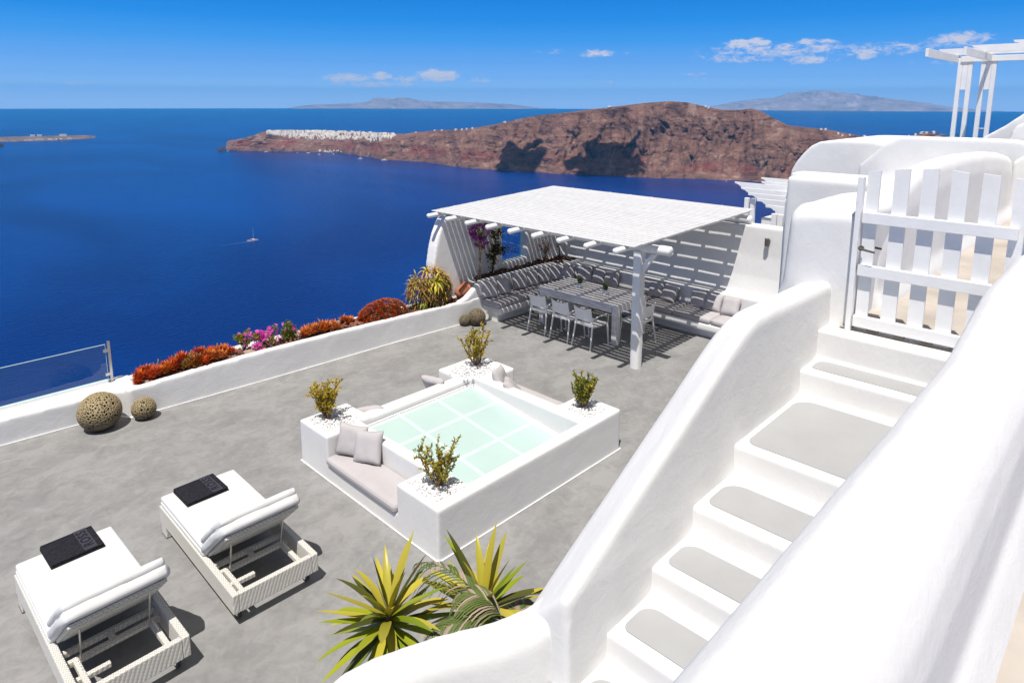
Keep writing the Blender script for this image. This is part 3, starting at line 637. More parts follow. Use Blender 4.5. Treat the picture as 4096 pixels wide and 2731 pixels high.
bm = bmesh.new(); pe = [(-4, 10.105), (1.07, 10.045), (2.08, 9.985), (2.29, 9.97), (2.47, 9.70)] + [(x, y - .018) for x, y in front]
for (xa, ya), (xb, yb) in zip(pe, pe[1:]): bm.faces.new([bm.verts.new(v) for v in ((xa, ya, .005), (xb, yb, .005), (xb, yb + .2, .005), (xa, ya + .2, .005))])
obj('paint_edge', bm, M['wpaint'], pw)
bm = bmesh.new(); rr = [(2.62, 9.83), (4.6, 9.71), (6.7, 9.64), (8.85, 9.52)]
bm.faces.new([bm.verts.new((x, y, interp(x, zt) - .052)) for x, y in rr] + [bm.verts.new((x, y + .37, interp(x, zt) - .052)) for x, y in rr[::-1]])
obj('soil', bm, M['soil'], pw)

def scatter_rocks(name, n, place, rmin, rmax, mat, label, cat, seed=1, sub=1, squash=.75):
    rnd = random.Random(seed); bm = bmesh.new()
    for k in range(n):
        p = place(rnd); r = rnd.uniform(rmin, rmax)
        b2 = bmesh.new(); bmesh.ops.create_icosphere(b2, subdivisions=sub, radius=r)
        ax = Vector((rnd.uniform(.7, 1.25), rnd.uniform(.7, 1.25), squash * rnd.uniform(.7, 1.2))); off = Vector((rnd.random() * 50, 0, 0))
        for v in b2.verts:
            v.co *= 1 + .35 * noise.noise(v.co / r * 1.2 + off)
            v.co = Vector((v.co.x * ax.x, v.co.y * ax.y, v.co.z * ax.z))
        join(bm, b2, Matrix.Translation(p) @ Matrix.Rotation(rnd.uniform(0, 6.28), 4, 'Z'))
    o = obj(name, bm, mat)
    return tag(o, kind='stuff') if cat is None else tag(o, label, cat)
def trough_y(x, u): return interp(x, front) + .13 + .33 * u
scatter_rocks('red_gravel', 560, lambda r: (lambda x: Vector((x, trough_y(x, r.random()), interp(x, zt) - .035 + r.uniform(-.01, .02))))(r.uniform(2.66, 8.5)), .012, .035, M['lava'], None, None, 3)
scatter_rocks('red_rubble', 90, lambda r: (lambda x: Vector((x, trough_y(x, r.random()), interp(x, zt) - .015 + r.uniform(0, .03))))(r.uniform(5.6, 6.5)), .025, .05, M['lava'], None, None, 4)
for k, (x, u, s, mt, lb) in enumerate([(3.98, .25, .06, 'rock_pale', 'flat pinkish stone in the trough between the red succulents and the pink flowers'), (4.10, .55, .075, 'lava', 'reddish boulder behind the flat stone beside the pink flower bush'), (4.22, .2, .065, 'rock_pale', 'pale stone at the foot of the pink flower bush'), (4.40, .12, .055, 'rock_pale', 'grey stone under the right of the pink flower bush'), (3.88, .15, .06, 'lava', 'rusty stone at the right end of the red succulent row'), (5.15, .35, .06, 'lava', 'rusty stone between the violet flowers and the orange succulents'), (2.75, .12, .04, 'rock_pale', 'pale stone in the left corner of the trough')]):
    rnd = random.Random(k + 50); bm = bmesh.new(); bmesh.ops.create_icosphere(bm, subdivisions=3, radius=s)
    for v in bm.verts: v.co *= 1 + .35 * noise.fractal(v.co / s * .9 + Vector((k * 7, 0, 0)), 1, 2, 3); v.co.z *= .6; v.co.x *= 1.3
    o = obj('rock', bm, M[mt], smooth=True); o.location = (x, trough_y(x, u), interp(x, zt) - .02); o.rotation_euler = (0, 0, rnd.uniform(0, 3)); tag(o, lb, 'rock')

# glass balustrade
gb = thing('glass_balustrade', 'low clear glass balustrade with steel posts on the wall at the left edge', 'balustrade', (2.45, 10.40, .335))
bm = bmesh.new(); box(bm, -4.2, -.045, -.006, .006, .045, .56); obj('glass_panel', fixn(bm), M['glass'], gb)
for x in (0, -2.3):
    bm = rbox(x - .018, x + .018, -.02, .02, 0, .60, .004); box(bm, x - .045, x + .045, -.045, .045, 0, .008)
    p = obj('post', bm, M['steel'], gb)
    if x == 0:
        for z in (.12, .47):
            bm = rbox(-.075, -.01, -.018, .018, z - .02, z + .02, .004); obj('clamp', bm, M['steel'], gb)
bm = bmesh.new(); box(bm, -4.2, -.045, -.007, .007, .5605, .566); box(bm, -.0445, -.041, -.007, .007, .046, .566); obj('glass_edge', bm, M['aqua_bar'], gb)
bm = bmesh.new(); box(bm, -4.2, -.05, -.02, .02, .0, .045); obj('base_rail', bm, M['wpaint'], gb)

# perforated clay spheres
def clay_sphere(loc, r, seed, label, sub=6, hs_=1.0):
    rnd = random.Random(seed); bm = bmesh.new(); bmesh.ops.create_icosphere(bm, subdivisions=sub, radius=r)
    holes = []
    for k in range(14000):
        v = Vector((rnd.gauss(0, 1), rnd.gauss(0, 1), rnd.gauss(0, 1))).normalized()
        if v.z < -.48 + .12 * math.sin(5 * math.atan2(v.y, v.x)): continue
        h = hs_ * rnd.choice((.035, .04, .045, .055, .07, .095 if rnd.random() < .3 else .05))
        if all((v - w).length > h + g + .016 for w, g in holes): holes.append((v, h))
        if len(holes) > 620: break
    from mathutils import kdtree
    kd = kdtree.KDTree(len(holes))
    for i, (v, h) in enumerate(holes): kd.insert(v, i)
    kd.balance(); dl = []
    for f in bm.faces:
        c = f.calc_center_median().normalized()
        for co, i, d in kd.find_n(c, 3):
            if d < holes[i][1]: dl.append(f); break
    bmesh.ops.delete(bm, geom=dl, context='FACES')
    for v in bm.verts:
        n_ = v.co.normalized(); v.co *= 1 + .012 * noise.fractal(n_ * 5, 1, 2, 4); v.co.z = v.co.z * .98
        if v.co.z < -r * .90: v.co.z = -r * .90
        v.co.z += r * .90
    t = thing('clay_sphere', label, 'ornament', loc, seed)
    o = obj('pierced_shell', bm, M['clay'] if seed < 6 else M['clay_dark'], t, smooth=True)
    s = o.modifiers.new('solid', 'SOLIDIFY'); s.thickness = r * .06; s.offset = -1
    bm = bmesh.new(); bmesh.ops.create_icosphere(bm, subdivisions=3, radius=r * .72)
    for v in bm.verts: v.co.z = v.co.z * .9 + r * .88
    obj('inner_shade_ball', bm, M['rubber'], t, smooth=True)  # black ball added to put shade behind the pierced holes
clay_sphere((2.10, 9.68, 0), .262, 3, 'large pierced clay sphere on the terrace, biggest of the left pair', 6, .88)
clay_sphere((2.60, 9.58, 0), .156, 5, 'smaller pierced clay sphere right of the largest one, by the wall corner', 6, 1.2)
clay_sphere((8.47, 9.19, 0), .175, 7, 'dark pierced clay sphere against the end of the pergola bench', 6, 1.2)
clay_sphere((8.28, 9.33, 0), .112, 9, 'smallest pierced clay sphere, left of the sphere at the bench end', 6, 1.6)

#@@LOUNGERS
def lounger(label, loc, rz):
    t = thing('sun_lounger', label, 'sun lounger', loc, rz, 'sun loungers on the left of the terrace')
    hw, hl = .385, .885
    for s in (-1, 1):
        bm = rbox(s * hw - .028 * (1 + s), s * hw + .028 * (1 - s), -hl, hl, .125, .30, .008); obj('side_rail', bm, M['weave'], t)
    bm = rbox(-hw + .056, hw - .056, -hl, -hl + .05, .125, .297, .008); obj('head_rail', bm, M['weave'], t)
    bm = rbox(-hw + .056, hw - .056, hl - .05, hl, .125, .297, .008); obj('foot_rail', bm, M['weave'], t)
    for s in (-1, 1):
        bm = rbox(s * (hw - .035) - .03, s * (hw - .035) + .03, hl - .14, hl - .01, 0, .127, .006); lg = obj('leg', bm, M['weave'], t)
        bm = bmesh.new(); box(bm, s * (hw - .035) - .032, s * (hw - .035) + .032, hl - .142, hl - .008, -.0, .008); obj('foot_pad', bm, M['rubber'], lg)
        bm = bmesh.new(); tube(bm, [(s * (hw - .075) - .014, -hl + .12, .062), (s * (hw - .075) + .014, -hl + .12, .062)], .062, 20); w = obj('wheel', bm, M['rubber'], t)
        bm = bmesh.new(); tube(bm, [(s * (hw - .075) - .016, -hl + .12, .062), (s * (hw - .075) + .016, -hl + .12, .062)], .04, 16); obj('rim', bm, M['plastic'], w)
        bm = rbox(s * (hw - .075) - .03, s * (hw - .075) + .03, -hl + .07, -hl + .17, .095, .125, .004); obj('wheel_bracket', bm, M['weave'], t)
        bm = rbox(s * .26 - .02, s * .26 + .02, -hl + .05, -.43, .19, .235, .006); obj('ratchet_rail', bm, M['weave'], t)
        bm = bmesh.new()
        for k in range(4):
            y = -.48 - k * .035; add_hull(bm, [(s * .26 - .004, y, .234), (s * .26 + .004, y, .234), (s * .26 + .004, y + .012, .234), (s * .26 - .004, y + .012, .234)], [(s * .26 - .004, y + .01, .255), (s * .26 + .004, y + .01, .255), (s * .26 + .004, y + .018, .255), (s * .26 - .004, y + .018, .255)])
        obj('ratchet_teeth', bm, M['plastic'], t)
    for y in (-.29, -.42, .2, .55):
        bm = rbox(-hw + .056, hw - .056, y - .02, y + .02, .19, .235, .006); obj('cross_bar', bm, M['weave'], t)
    bm = rbox(-hw + .056, -hw + .3, -.64, -.60, .185, .225, .006); obj('cross_bar', bm, M['weave'], t)
    bm = rbox(-.02, .02, -.41, -.29, .19, .23, .004); obj('cross_bar', bm, M['weave'], t)
    # seat pad: two layers with a seam, then piping
    pad = slab(-.374, .374, -.225, hl - .002, .299, .347, .022, 16, 0, .002, 1); join(pad, slab(-.370, .370, -.220, hl - .006, .346, .396, .024, 16, .006, .002, 2))
    s_ = obj('seat_pad', pad, M['whitefab'], t, smooth=True)
    th = R(41); c, s = math.cos(th), math.sin(th)
    mt = Matrix.Translation((0, -.215, .315)) @ Matrix.Rotation(th, 4, 'X') @ Matrix.Rotation(math.pi, 4, 'Z')
    mt = Matrix.Translation((0, -.215, .31)) @ Matrix(((1, 0, 0, 0), (0, -c, s, 0), (0, s, c, 0), (0, 0, 0, 1)))
    # local y of the panel runs up the back, local z is its front normal
    bm = rbox(-.33, .33, .0, .60, -.03, .0, .008); join(bm, rbox(-.30, .30, .05, .56, -.038, -.028, .004)); bmesh.ops.transform(bm, matrix=mt, verts=bm.verts); fixn(bm); obj('back_panel', bm, M['weave'], t)
    bm = bmesh.new()
    join(bm, slab(-.376, .376, -.01, .665, .002, .092, .040, 18, .0, .009, 3 + loc[0])); join(bm, slab(-.366, .366, .035, .652, .090, .152, .030, 18, .008, .006, 9 + loc[0]))
    for v in bm.verts:
        if v.co.y > .57: v.co.x *= 1 - min(.12, (v.co.y - .57) * 1.2) * min(1, abs(v.co.x) / .372) ** 4
    bmesh.ops.transform(bm, matrix=mt, verts=bm.verts); fixn(bm)
    obj('back_cushion', bm, M['whitefab'], t, smooth=True)
    bm = bmesh.new()
    for x in (-.26, .26):
        pass
    a = mt @ Vector((-.235, .40, -.035)); b_ = mt @ Vector((.235, .40, -.035))
    tube(bm, [a, (a.x, a.y + .01, a.z - .05), (-.235, -.47, .26), (-.225, -.475, .245), (.225, -.475, .245), (.235, -.47, .26), (b_.x, b_.y + .01, b_.z - .05), b_], .007, 8)
    obj('support_rod', bm, M['steel'], t)
    return t
lounger('white cushioned woven sun lounger nearer the skylight block, with a folded black towel', (2.265, 5.885, 0), R(-.6))
lounger('white cushioned woven sun lounger nearest the left edge, cut by the bottom of the picture', (1.075, 5.725, 0), R(1.2))
def towel(loc, rz, label):
    t = thing('folded_towel', label, 'towel', loc, rz, 'folded black towels on the loungers')
    bm = rbox(-.205, .205, -.185, .185, 0, .014, .006, 3); join(bm, rbox(-.203, .200, -.181, .187, .015, .029, .006, 3)); join(bm, rbox(-.20, .198, -.184, .183, .030, .044, .006, 3))
    for v in bm.verts: v.co.z += .003 * noise.noise(v.co * 9 + Vector(loc)); v.co.y += .004 * noise.noise(v.co * 7)
    obj('towel_body', bm, M['towel'], t, smooth=True)
    bm = bmesh.new(); b = rbox(.05, .150, -.180, .180, .0445, .0475, .001, 1); join(bm, b); bd = obj('woven_band', bm, M['towel_band'], t)
    cu = bpy.data.curves.new('lettering', 'FONT'); cu.body = 'ROSS'; cu.size = .105; cu.extrude = .0012; cu.offset = .0016; cu.align_x = 'CENTER'; cu.align_y = 'CENTER'; cu.space_character = 1.22
    tmp = bpy.data.objects.new('tmp', cu); C.objects.link(tmp); dg = bpy.context.evaluated_depsgraph_get(); me = bpy.data.meshes.new_from_object(tmp.evaluated_get(dg))
    me.name = 'lettering'; me.materials.clear(); me.materials.append(M['letter']); bpy.data.objects.remove(tmp)
    me.transform(Matrix.Translation((.100, .0, .0488)) @ Matrix.Rotation(R(90), 4, 'Z'))
    o = bpy.data.objects.new('lettering', me); C.objects.link(o); o.parent = bd
towel((2.225, 6.555, .400), R(1), 'folded black bath towel reading ROSS on the right-hand lounger')
towel((1.085, 6.465, .400), R(2), 'folded black bath towel reading ROSS on the lounger at the left edge')

#@@SKYLIGHT
sk = thing('skylight_plinth', 'square white plaster block with planters, seats and a sunken frosted glass skylight', 'skylight', (5.0, 5.7, 0))
OX, OY = 5.0, 5.7
bm = bmesh.new()
def pb(x0, x1, y0, y1, z0, z1): box(bm, x0 - OX, x1 - OX, y0 - OY, y1 - OY, z0, z1)
pb(3.57, 6.52, 4.43, 7.04, -.15, .20)
pb(3.57, 4.08, 4.43, 5.08, -.15, .53); pb(3.57, 4.08, 6.41, 7.04, -.15, .53); pb(3.9, 4.22, 6.52, 7.04, -.15, .53)
pb(3.94, 4.08, 4.9, 6.6, 0, .53); pb(3.57, 6.52, 4.43, 4.58, -.15, .53)
pb(6.03, 6.52, 4.43, 5.06, -.15, .53); pb(5.88, 6.06, 4.5, 6.6, 0, .53)
pb(5.72, 6.52, 6.52, 7.04, -.15, .53); pb(5.9, 6.52, 6.28, 7.04, -.15, .53); pb(4.0, 6.0, 6.50, 6.69, 0, .51)
plaster('plaster_block', bm, sk, voxel=.017, smooth=8, wob=.007)
bm = bmesh.new(); bm.faces.new([bm.verts.new((x - OX, y - OY, .005)) for x, y in ((3.557, 4.414), (6.532, 4.416), (6.538, 7.05), (3.558, 7.05))]); obj('paint_edge', bm, M['wpaint'], sk)
# tilted glass, falling towards the long right face
def gz(y): return .250 + (y - 4.90) * (.436 - .256) / (6.49 - 4.90) - .003
GX0, GX1, GY0, GY1 = 4.10, 5.86, 4.60, 6.47
bm = bmesh.new(); add_hull(bm, [(x - OX, y - OY, gz(y) - .09) for x, y in ((GX0 - .05, GY0 - .05), (GX1 + .05, GY0 - .05), (GX1 + .05, GY1 + .06), (GX0 - .05, GY1 + .06))], [(x - OX, y - OY, gz(y) - .012) for x, y in ((GX0 - .05, GY0 - .05), (GX1 + .05, GY0 - .05), (GX1 + .05, GY1 + .06), (GX0 - .05, GY1 + .06))])
obj('glass_bed', bm, M['plaster'], sk)
bx = [4.10, 4.616, 5.222, 5.86]; by = [4.60, 5.296, 5.929, 6.47]
GBX = [GX0 + .02, 4.616, 5.222, GX1 - .02]; GBY = [GY0 + .0, 5.296, 5.929, GY1 - .02]
for i in range(3):
    for j in range(3):
        x0, x1, y0, y1 = GBX[i] + .026, GBX[i + 1] - .026, GBY[j] + .026, GBY[j + 1] - .026
        bm = bmesh.new(); add_hull(bm, [(x - OX, y - OY, gz(y) - .010) for x, y in ((x0, y0), (x1, y0), (x1, y1), (x0, y1))], [(x - OX, y - OY, gz(y)) for x, y in ((x0, y0), (x1, y0), (x1, y1), (x0, y1))])
        obj('glass_pane', bm, M['aqua'], sk)
bm = bmesh.new()
def barq(x0, x1, y0, y1, dz): add_hull(bm, [(x - OX, y - OY, gz(y) - .011) for x, y in ((x0, y0), (x1, y0), (x1, y1), (x0, y1))], [(x - OX, y - OY, gz(y) + dz) for x, y in ((x0, y0), (x1, y0), (x1, y1), (x0, y1))])
for x in GBX[1:3]: barq(x - .026, x + .026, GY0, GY1, .001)
for y in GBY[1:3]: 
    for i in range(3): barq(GBX[i] + .027, GBX[i + 1] - .027, y - .026, y + .026, .0005)
obj('glazing_bars', fixn(bm), M['aqua_bar'], sk)
bm = bmesh.new()
def inner(z, w, d):
    x0, x1, y0, y1 = GX0 - .0, GX1 + .0, GY0 - .0, GY1 + .0
    for a in ((x0 - w, x0, y0 - w, y1 + w), (x1, x1 + w, y0 - w, y1 + w), (x0, x1, y1, y1 + w)):
        add_hull(bm, [(x - OX, y - OY, gz(y) - .05) for x, y in ((a[0], a[2]), (a[1], a[2]), (a[1], a[3]), (a[0], a[3]))], [(x - OX, y - OY, gz(y) + d) for x, y in ((a[0], a[2]), (a[1], a[2]), (a[1], a[3]), (a[0], a[3]))])
inner(0, .02, .012)
obj('inner_frame', fixn(bm), M['wpaint'], sk)
for nm, seed, (cx, cy, hx, hy) in (('front', 1, (3.83, 4.79, .19, .25)), ('left', 2, (3.86, 6.73, .22, .24)), ('right', 3, (6.22, 4.76, .18, .20)), ('far', 4, (6.05, 6.66, .32, .26))):
    def place(r, cx=cx, cy=cy, hx=hx, hy=hy):
        u, v = r.uniform(-1, 1), r.uniform(-1, 1); 
        return Vector((cx + hx * u, cy + hy * v, .532 + .018 * (1 - u * u) * (1 - v * v) + r.uniform(-.004, .010)))
    o = scatter_rocks('white_pebbles', 300 if nm != 'far' else 420, place, .008, .020, M['pebble'], None, None, seed * 13, 1, .7)

def shrub(name, label, loc, h, w, seed, nstem=14, mats=('lf_gold', 'lf_olive', 'lf_green'), wts=(.7, .2, .1), leaf=.031, per=70, cat='shrub', group=None, spread=.5, bark='bark', lw=.26):
    rnd = random.Random(seed); t = thing(name, label, cat, loc, 0, group)
    sb = bmesh.new(); lb = bmesh.new()
    for k in range(nstem):
        a = k / nstem * 6.283 + rnd.uniform(-.35, .35); rr = w * .5 * math.sqrt(rnd.uniform(.05, 1)); hh = h * rnd.uniform(.62, 1.0)
        p0 = Vector((rnd.uniform(-.02, .02), rnd.uniform(-.02, .02), 0)); p3 = Vector((rr * math.cos(a), rr * math.sin(a), hh))
        pts = [p0]
        for i in range(1, 7):
            u = i / 6; p = Vector((p3.x * u ** .8, p3.y * u ** .8, hh * u)) + Vector((rnd.gauss(0, 1), rnd.gauss(0, 1), 0)) * w * .025; pts.append(p)
        tube(sb, pts, [.006 * (1 - .7 * i / 6) + .001 for i in range(7)], 5)
        segs = [(pts, 1.0)]
        for q_ in range(rnd.randint(2, 4)):
            i = rnd.randint(2, 5); b0 = pts[i]; d = Vector((rnd.gauss(0, 1), rnd.gauss(0, 1), rnd.uniform(.8, 1.8))).normalized() * h * rnd.uniform(.15, .3)
            sp_ = [b0, b0 + d * .5 + Vector((0, 0, .01)), b0 + d]; tube(sb, sp_, [.003, .002, .001], 4); segs.append((sp_, .45))
        for pp, f in segs:
            for m_ in range(int(per * f)):
                u = rnd.uniform(.25 if f == 1 else .05, 1) * (len(pp) - 1); i = min(int(u), len(pp) - 2); p = pp[i].lerp(pp[i + 1], u - i)
                ax = (pp[i + 1] - pp[i]).normalized(); side = Vector((rnd.gauss(0, 1), rnd.gauss(0, 1), rnd.gauss(0, .6))).normalized(); d = (ax * rnd.uniform(.4, 1.1) + side).normalized()
                L = leaf * rnd.uniform(.7, 1.25); wv = d.cross(Vector((rnd.gauss(0, 1), rnd.gauss(0, 1), rnd.gauss(0, 1)))).normalized() * L * lw
                q0 = p; q1 = p + d * L * .5 + wv; q2 = p + d * L; q3 = p + d * L * .5 - wv
                f_ = lb.faces.new([lb.verts.new(x) for x in (q0, q1, q2, q3)]); f_.material_index = rnd.choices(range(len(mats)), wts)[0]
    obj('stems', sb, M[bark], t); obj('leaves', lb, [M[m_] for m_ in mats], t)
    return t
GS = 'shrubs in the corner planters of the skylight block'
shrub('planter_shrub', 'slender golden green shrub in the nearest corner planter of the skylight block', (3.83, 4.72, .53), .52, .42, 21, 15, wts=(.5, .22, .28), group=GS, per=50)
shrub('planter_shrub', 'thick golden shrub in the left corner planter of the skylight block', (3.80, 6.78, .53), .53, .42, 22, 20, wts=(.78, .17, .05), group=GS, per=75)
shrub('planter_shrub', 'tall open golden shrub in the far corner planter of the skylight block', (6.17, 6.72, .53), .56, .50, 23, 17, wts=(.7, .2, .1), group=GS, per=60)
shrub('planter_shrub', 'dark green rounded shrub in the right corner planter of the skylight block', (6.19, 4.78, .53), .48, .36, 24, 17, wts=(.22, .42, .36), group=GS, per=80)

def pad(name, label, x0, x1, y0, y1, z0, z1, group=None, r=.028):
    b = slab(x0 - (x0 + x1) / 2, x1 - (x0 + x1) / 2, y0 - (y0 + y1) / 2, y1 - (y0 + y1) / 2, 0, z1 - z0, r + .01, 14, .006, .002, x0 + y0)
    o = obj(name, b, M['fabric'], smooth=True); o.location = ((x0 + x1) / 2, (y0 + y1) / 2, z0); tag(o, label, 'cushion', group); return o
GC = 'grey seat cushions of the skylight block'
pad('seat_cushion', 'long grey seat cushion on the near left side of the skylight block, under two pillows', 3.535, 3.935, 5.085, 6.405, .205, .30, GC)
pad('seat_cushion', 'grey seat cushion on the far left side of the skylight block', 4.235, 5.71, 6.70, 7.06, .205, .295, GC)
pad('seat_cushion', 'grey seat cushion on the far right side of the skylight block', 6.07, 6.56, 5.07, 6.27, .205, .295, GC)

def pillow_mesh(w, h, t, seed):
    rnd = random.Random(seed); bm = bmesh.new(); n = 16; V = {}
    for sgn in (1, -1):
        for i in range(n + 1):
            for j in range(n + 1):
                u, v = 2 * i / n - 1, 2 * j / n - 1
                if sgn < 0 and (i in (0, n) or j in (0, n)): V[(sgn, i, j)] = V[(1, i, j)]; continue
                x = u * w / 2 * (1 - .085 * math.cos(v * math.pi / 2) ** 1.2 * abs(u) ** 3); z = v * h / 2 * (1 - .085 * math.cos(u * math.pi / 2) ** 1.2 * abs(v) ** 3)
                th = t / 2 * max(0, (1 - u ** 4) * (1 - v ** 4)) ** .55
                th += .006 * noise.noise(Vector((u * 2.5, v * 2.5, seed + sgn * 3))) * (1 - max(abs(u), abs(v)) ** 6)
                th += .004 * math.sin((u * 9 if abs(v) > abs(u) else v * 9) + seed) * max(0, max(abs(u), abs(v)) - .6) * (1 - max(abs(u), abs(v))) * 8
                V[(sgn, i, j)] = bm.verts.new((x, sgn * th, z + h / 2))
    for sgn in (1, -1):
        for i in range(n):
            for j in range(n):
                f = [V[(sgn, i, j)], V[(sgn, i + 1, j)], V[(sgn, i + 1, j + 1)], V[(sgn, i, j + 1)]]
                try: bm.faces.new(f if sgn < 0 else f[::-1])
                except ValueError: pass
    return bm
pil_n = [0]
def pillow(label, loc, yaw, tilt, w=.37, roll=0, t=.13, group=None):
    """faces its local -y; tilt leans the top back towards +y"""
    pil_n[0] += 1; o = obj('pillow', pillow_mesh(w, w, t, pil_n[0] * 1.7), M['fabric'], smooth=True)
    o.matrix_world = Matrix.Translation(loc) @ Matrix.Rotation(yaw, 4, 'Z') @ Matrix.Rotation(-tilt, 4, 'X') @ Matrix.Translation((0, 0, w / 2)) @ Matrix.Rotation(roll, 4, 'Y') @ Matrix.Translation((0, 0, -w / 2))
    return tag(o, label, 'pillow', group)
GP = 'grey pillows on the skylight block seats'
pillow('grey square pillow standing against the left planter of the near seat, behind the other pillow', (3.745, 6.215, .30), R(-62), R(17), .37, R(3), group=GP)
pillow('grey square pillow leaning in front of another on the near seat of the skylight block', (3.775, 5.965, .30), R(-70), R(24), .37, R(-7), group=GP)
pillow('grey pillow lying low at the left end of the far left seat', (4.47, 6.93, .295), R(150), R(52), .37, R(4), group=GP)
pillow('grey pillow leaning against the far planter at the right end of the far left seat', (5.60, 6.87, .30), R(112), R(40), .36, R(-6), group=GP)
pillow('grey pillow leaning against the far planter on the far right seat, left of another', (6.20, 6.14, .30), R(30), R(22), .38, R(8), group=GP)
pillow('grey pillow slumped on the far right seat, right of the one against the planter', (6.22, 5.84, .30), R(50), R(42), .38, R(12), group=GP)

#@@PERGOLA ALCOVE
al = thing('pergola_alcove', 'white plaster corner with built-in bench, rock bed, sea window and curved walls under the pergola', 'built-in bench', (10, 8, 0))
AX, AY = 10, 8
bm = bmesh.new()
def ab(x0, x1, y0, y1, z0, z1): box(bm, x0 - AX, x1 - AX, y0 - AY, y1 - AY, z0, z1)
def ap(poly, z0, z1): prism_z(bm, [(x - AX, y - AY) for x, y in poly], z0, z1)
ab(8.87, 11.6, 9.03, 10.0, -.12, .2); prism_x(bm, [(9.04 - AY, .15), (8.89 - AY, .16), (8.90 - AY, .30), (10.0 - AY, .30), (10.0 - AY, .12)], 8.83 - AX, 11.6 - AX)
ab(11.01, 11.9, 4.4, 9.2, -.12, .2); prism_y(bm, [(11.02 - AX, .15), (10.85 - AX, .16), (10.86 - AX, .30), (11.9 - AX, .30), (11.9 - AX, .12)], 4.4 - AY, 9.2 - AY)
ab(8.85, 10.9, 9.50, 9.61, .2, .755); ab(8.85, 11.7, 9.55, 9.95, .2, .68)
ap([(10.5, 9.50), (10.96, 9.40), (11.25, 9.22), (11.42, 8.95), (11.5, 8.6), (12.0, 8.6), (12.0, 9.0), (11.7, 9.3), (11.4, 9.55), (11.0, 9.62), (10.5, 9.62)], .2, .755)
ap([(11.2, 9.3), (11.5, 8.8), (12.0, 8.7), (12.0, 10.0), (10.9, 10.0)], .2, .70)
ab(11.5, 12.0, 4.3, 9.0, .2, .755)
prism_y(bm, [(11.70 - AX, .6), (11.74 - AX, .82), (11.80 - AX, 1.1), (11.84 - AX, 1.5), (11.86 - AX, 2.06), (12.12 - AX, 2.06), (12.12 - AX, 0), (11.7 - AX, 0)], 4.2 - AY, 10.1 - AY)
ap([(11.5, 9.9), (11.62, 9.84), (11.74, 9.72), (11.82, 9.5), (12.1, 9.5), (12.1, 10.1), (11.5, 10.1)], 0, 2.1)
prism_y(bm, [(7.93 - AX, -.3), (7.95 - AX, .8), (7.98 - AX, 1.2), (8.04 - AX, 1.5), (8.12 - AX, 1.75), (8.28 - AX, 2.05), (8.45 - AX, 2.12), (9.88 - AX, 2.12), (9.88 - AX, -.3)], 9.88 - AY, 10.14 - AY)
ab(9.8, 10.70, 9.88, 10.14, -.3, .88); ab(10.66, 12.1, 9.88, 10.14, -.3, 2.12); ab(9.8, 10.75, 9.88, 10.14, 1.78, 2.12)
# the seat back running down into the planter wall
prism_y(bm, [(8.95 - AX, 0), (8.95 - AX, .755), (8.84 - AX, .75), (8.70 - AX, .68), (8.55 - AX, .57), (8.42 - AX, .49), (8.25 - AX, .45), (8.2 - AX, 0)], 9.43 - AY, 9.58 - AY)
ab(8.83, 9.0, 9.3, 9.6, -.12, .30)
plaster('plaster_body', bm, al, voxel=.024, smooth=9, wob=.012)
wf = bmesh.new()
for a in ((9.88, 9.905, .88, 1.78), (10.635, 10.66, .88, 1.78)): box(wf, a[0] - AX, a[1] - AX, 10.03 - AY, 10.07 - AY, a[2], a[3])
wfo = obj('window_frame', wf, M['wpaint'], al)
bm = bmesh.new(); box(bm, 9.90 - AX, 10.64 - AX, 10.045 - AY, 10.053 - AY, .875, 1.785); obj('window_glass', fixn(bm), M['winglass'], al)

def lava_place(r):
    s = r.random()
    if s < .75: return Vector((r.uniform(8.95, 11.3), r.uniform(9.64, 9.86), .70 + r.uniform(0, .05)))
    return Vector((r.uniform(11.1, 11.74), r.uniform(9.3, 9.8), .72 + r.uniform(0, .05)))
scatter_rocks('lava_rubble', 260, lava_place, .022, .052, M['lava_dark'], None, None, 9, 2)

# pergola
pg = thing('pergola', 'large white slatted pergola roof on log rafters and one post over the dining corner', 'pergola', (8.87, 5.77, 0))
PX, PY = 8.87, 5.77
bm = bmesh.new()
loft(bm, [[(hw * math.copysign(abs(math.cos(a)) ** e, math.cos(a)) , hw * math.copysign(abs(math.sin(a)) ** e, math.sin(a)), z) for a in [2 * math.pi * k / 24 + .131 for k in range(24)]] for z, hw, e in ((0, .088, .8), (.3, .088, .75), (.75, .084, .6), (1.0, .080, .35), (1.4, .078, .3), (1.97, .076, .3))])
obj('post', fixn(bm), M['wpaint'], pg, smooth=False)
bm = bmesh.new(); add_hull(bm, [(-.035, -.32, 1.955), (.035, -.32, 1.955), (.035, -.24, 1.955), (-.035, -.24, 1.955)], [(-.035, -.08, 1.62), (.035, -.08, 1.62), (.035, -.075, 1.76), (-.035, -.075, 1.76)]); obj('brace', fixn(bm), M['wpaint'], pg)
def log(bm, a, b, r, seed, n=14, taper=.72):
    a, b = Vector(a), Vector(b); L = (b - a).length; d = (b - a) / L
    st = [(0, taper), (.018 / L, 1)] + [(k / 14, 1) for k in range(1, 14)] + [(1 - .018 / L, 1), (1, taper)]
    pts = [a + d * L * s for s, f in st]; pts = [p + Vector((0, 0, .007 * noise.noise(Vector((i * .5, seed, 0))))) for i, p in enumerate(pts)]
    tube(bm, pts, [r * f * (1 + .05 * noise.noise(Vector((i * .7, seed * 3, 1)))) for i, (s, f) in enumerate(st)], n)
bm = bmesh.new(); log(bm, (0, 5.20 - PY, 2.035), (0, 10.0 - PY, 2.035), .078, 1); obj('main_beam', fixn(bm), M['wpaint'], pg, smooth=True)
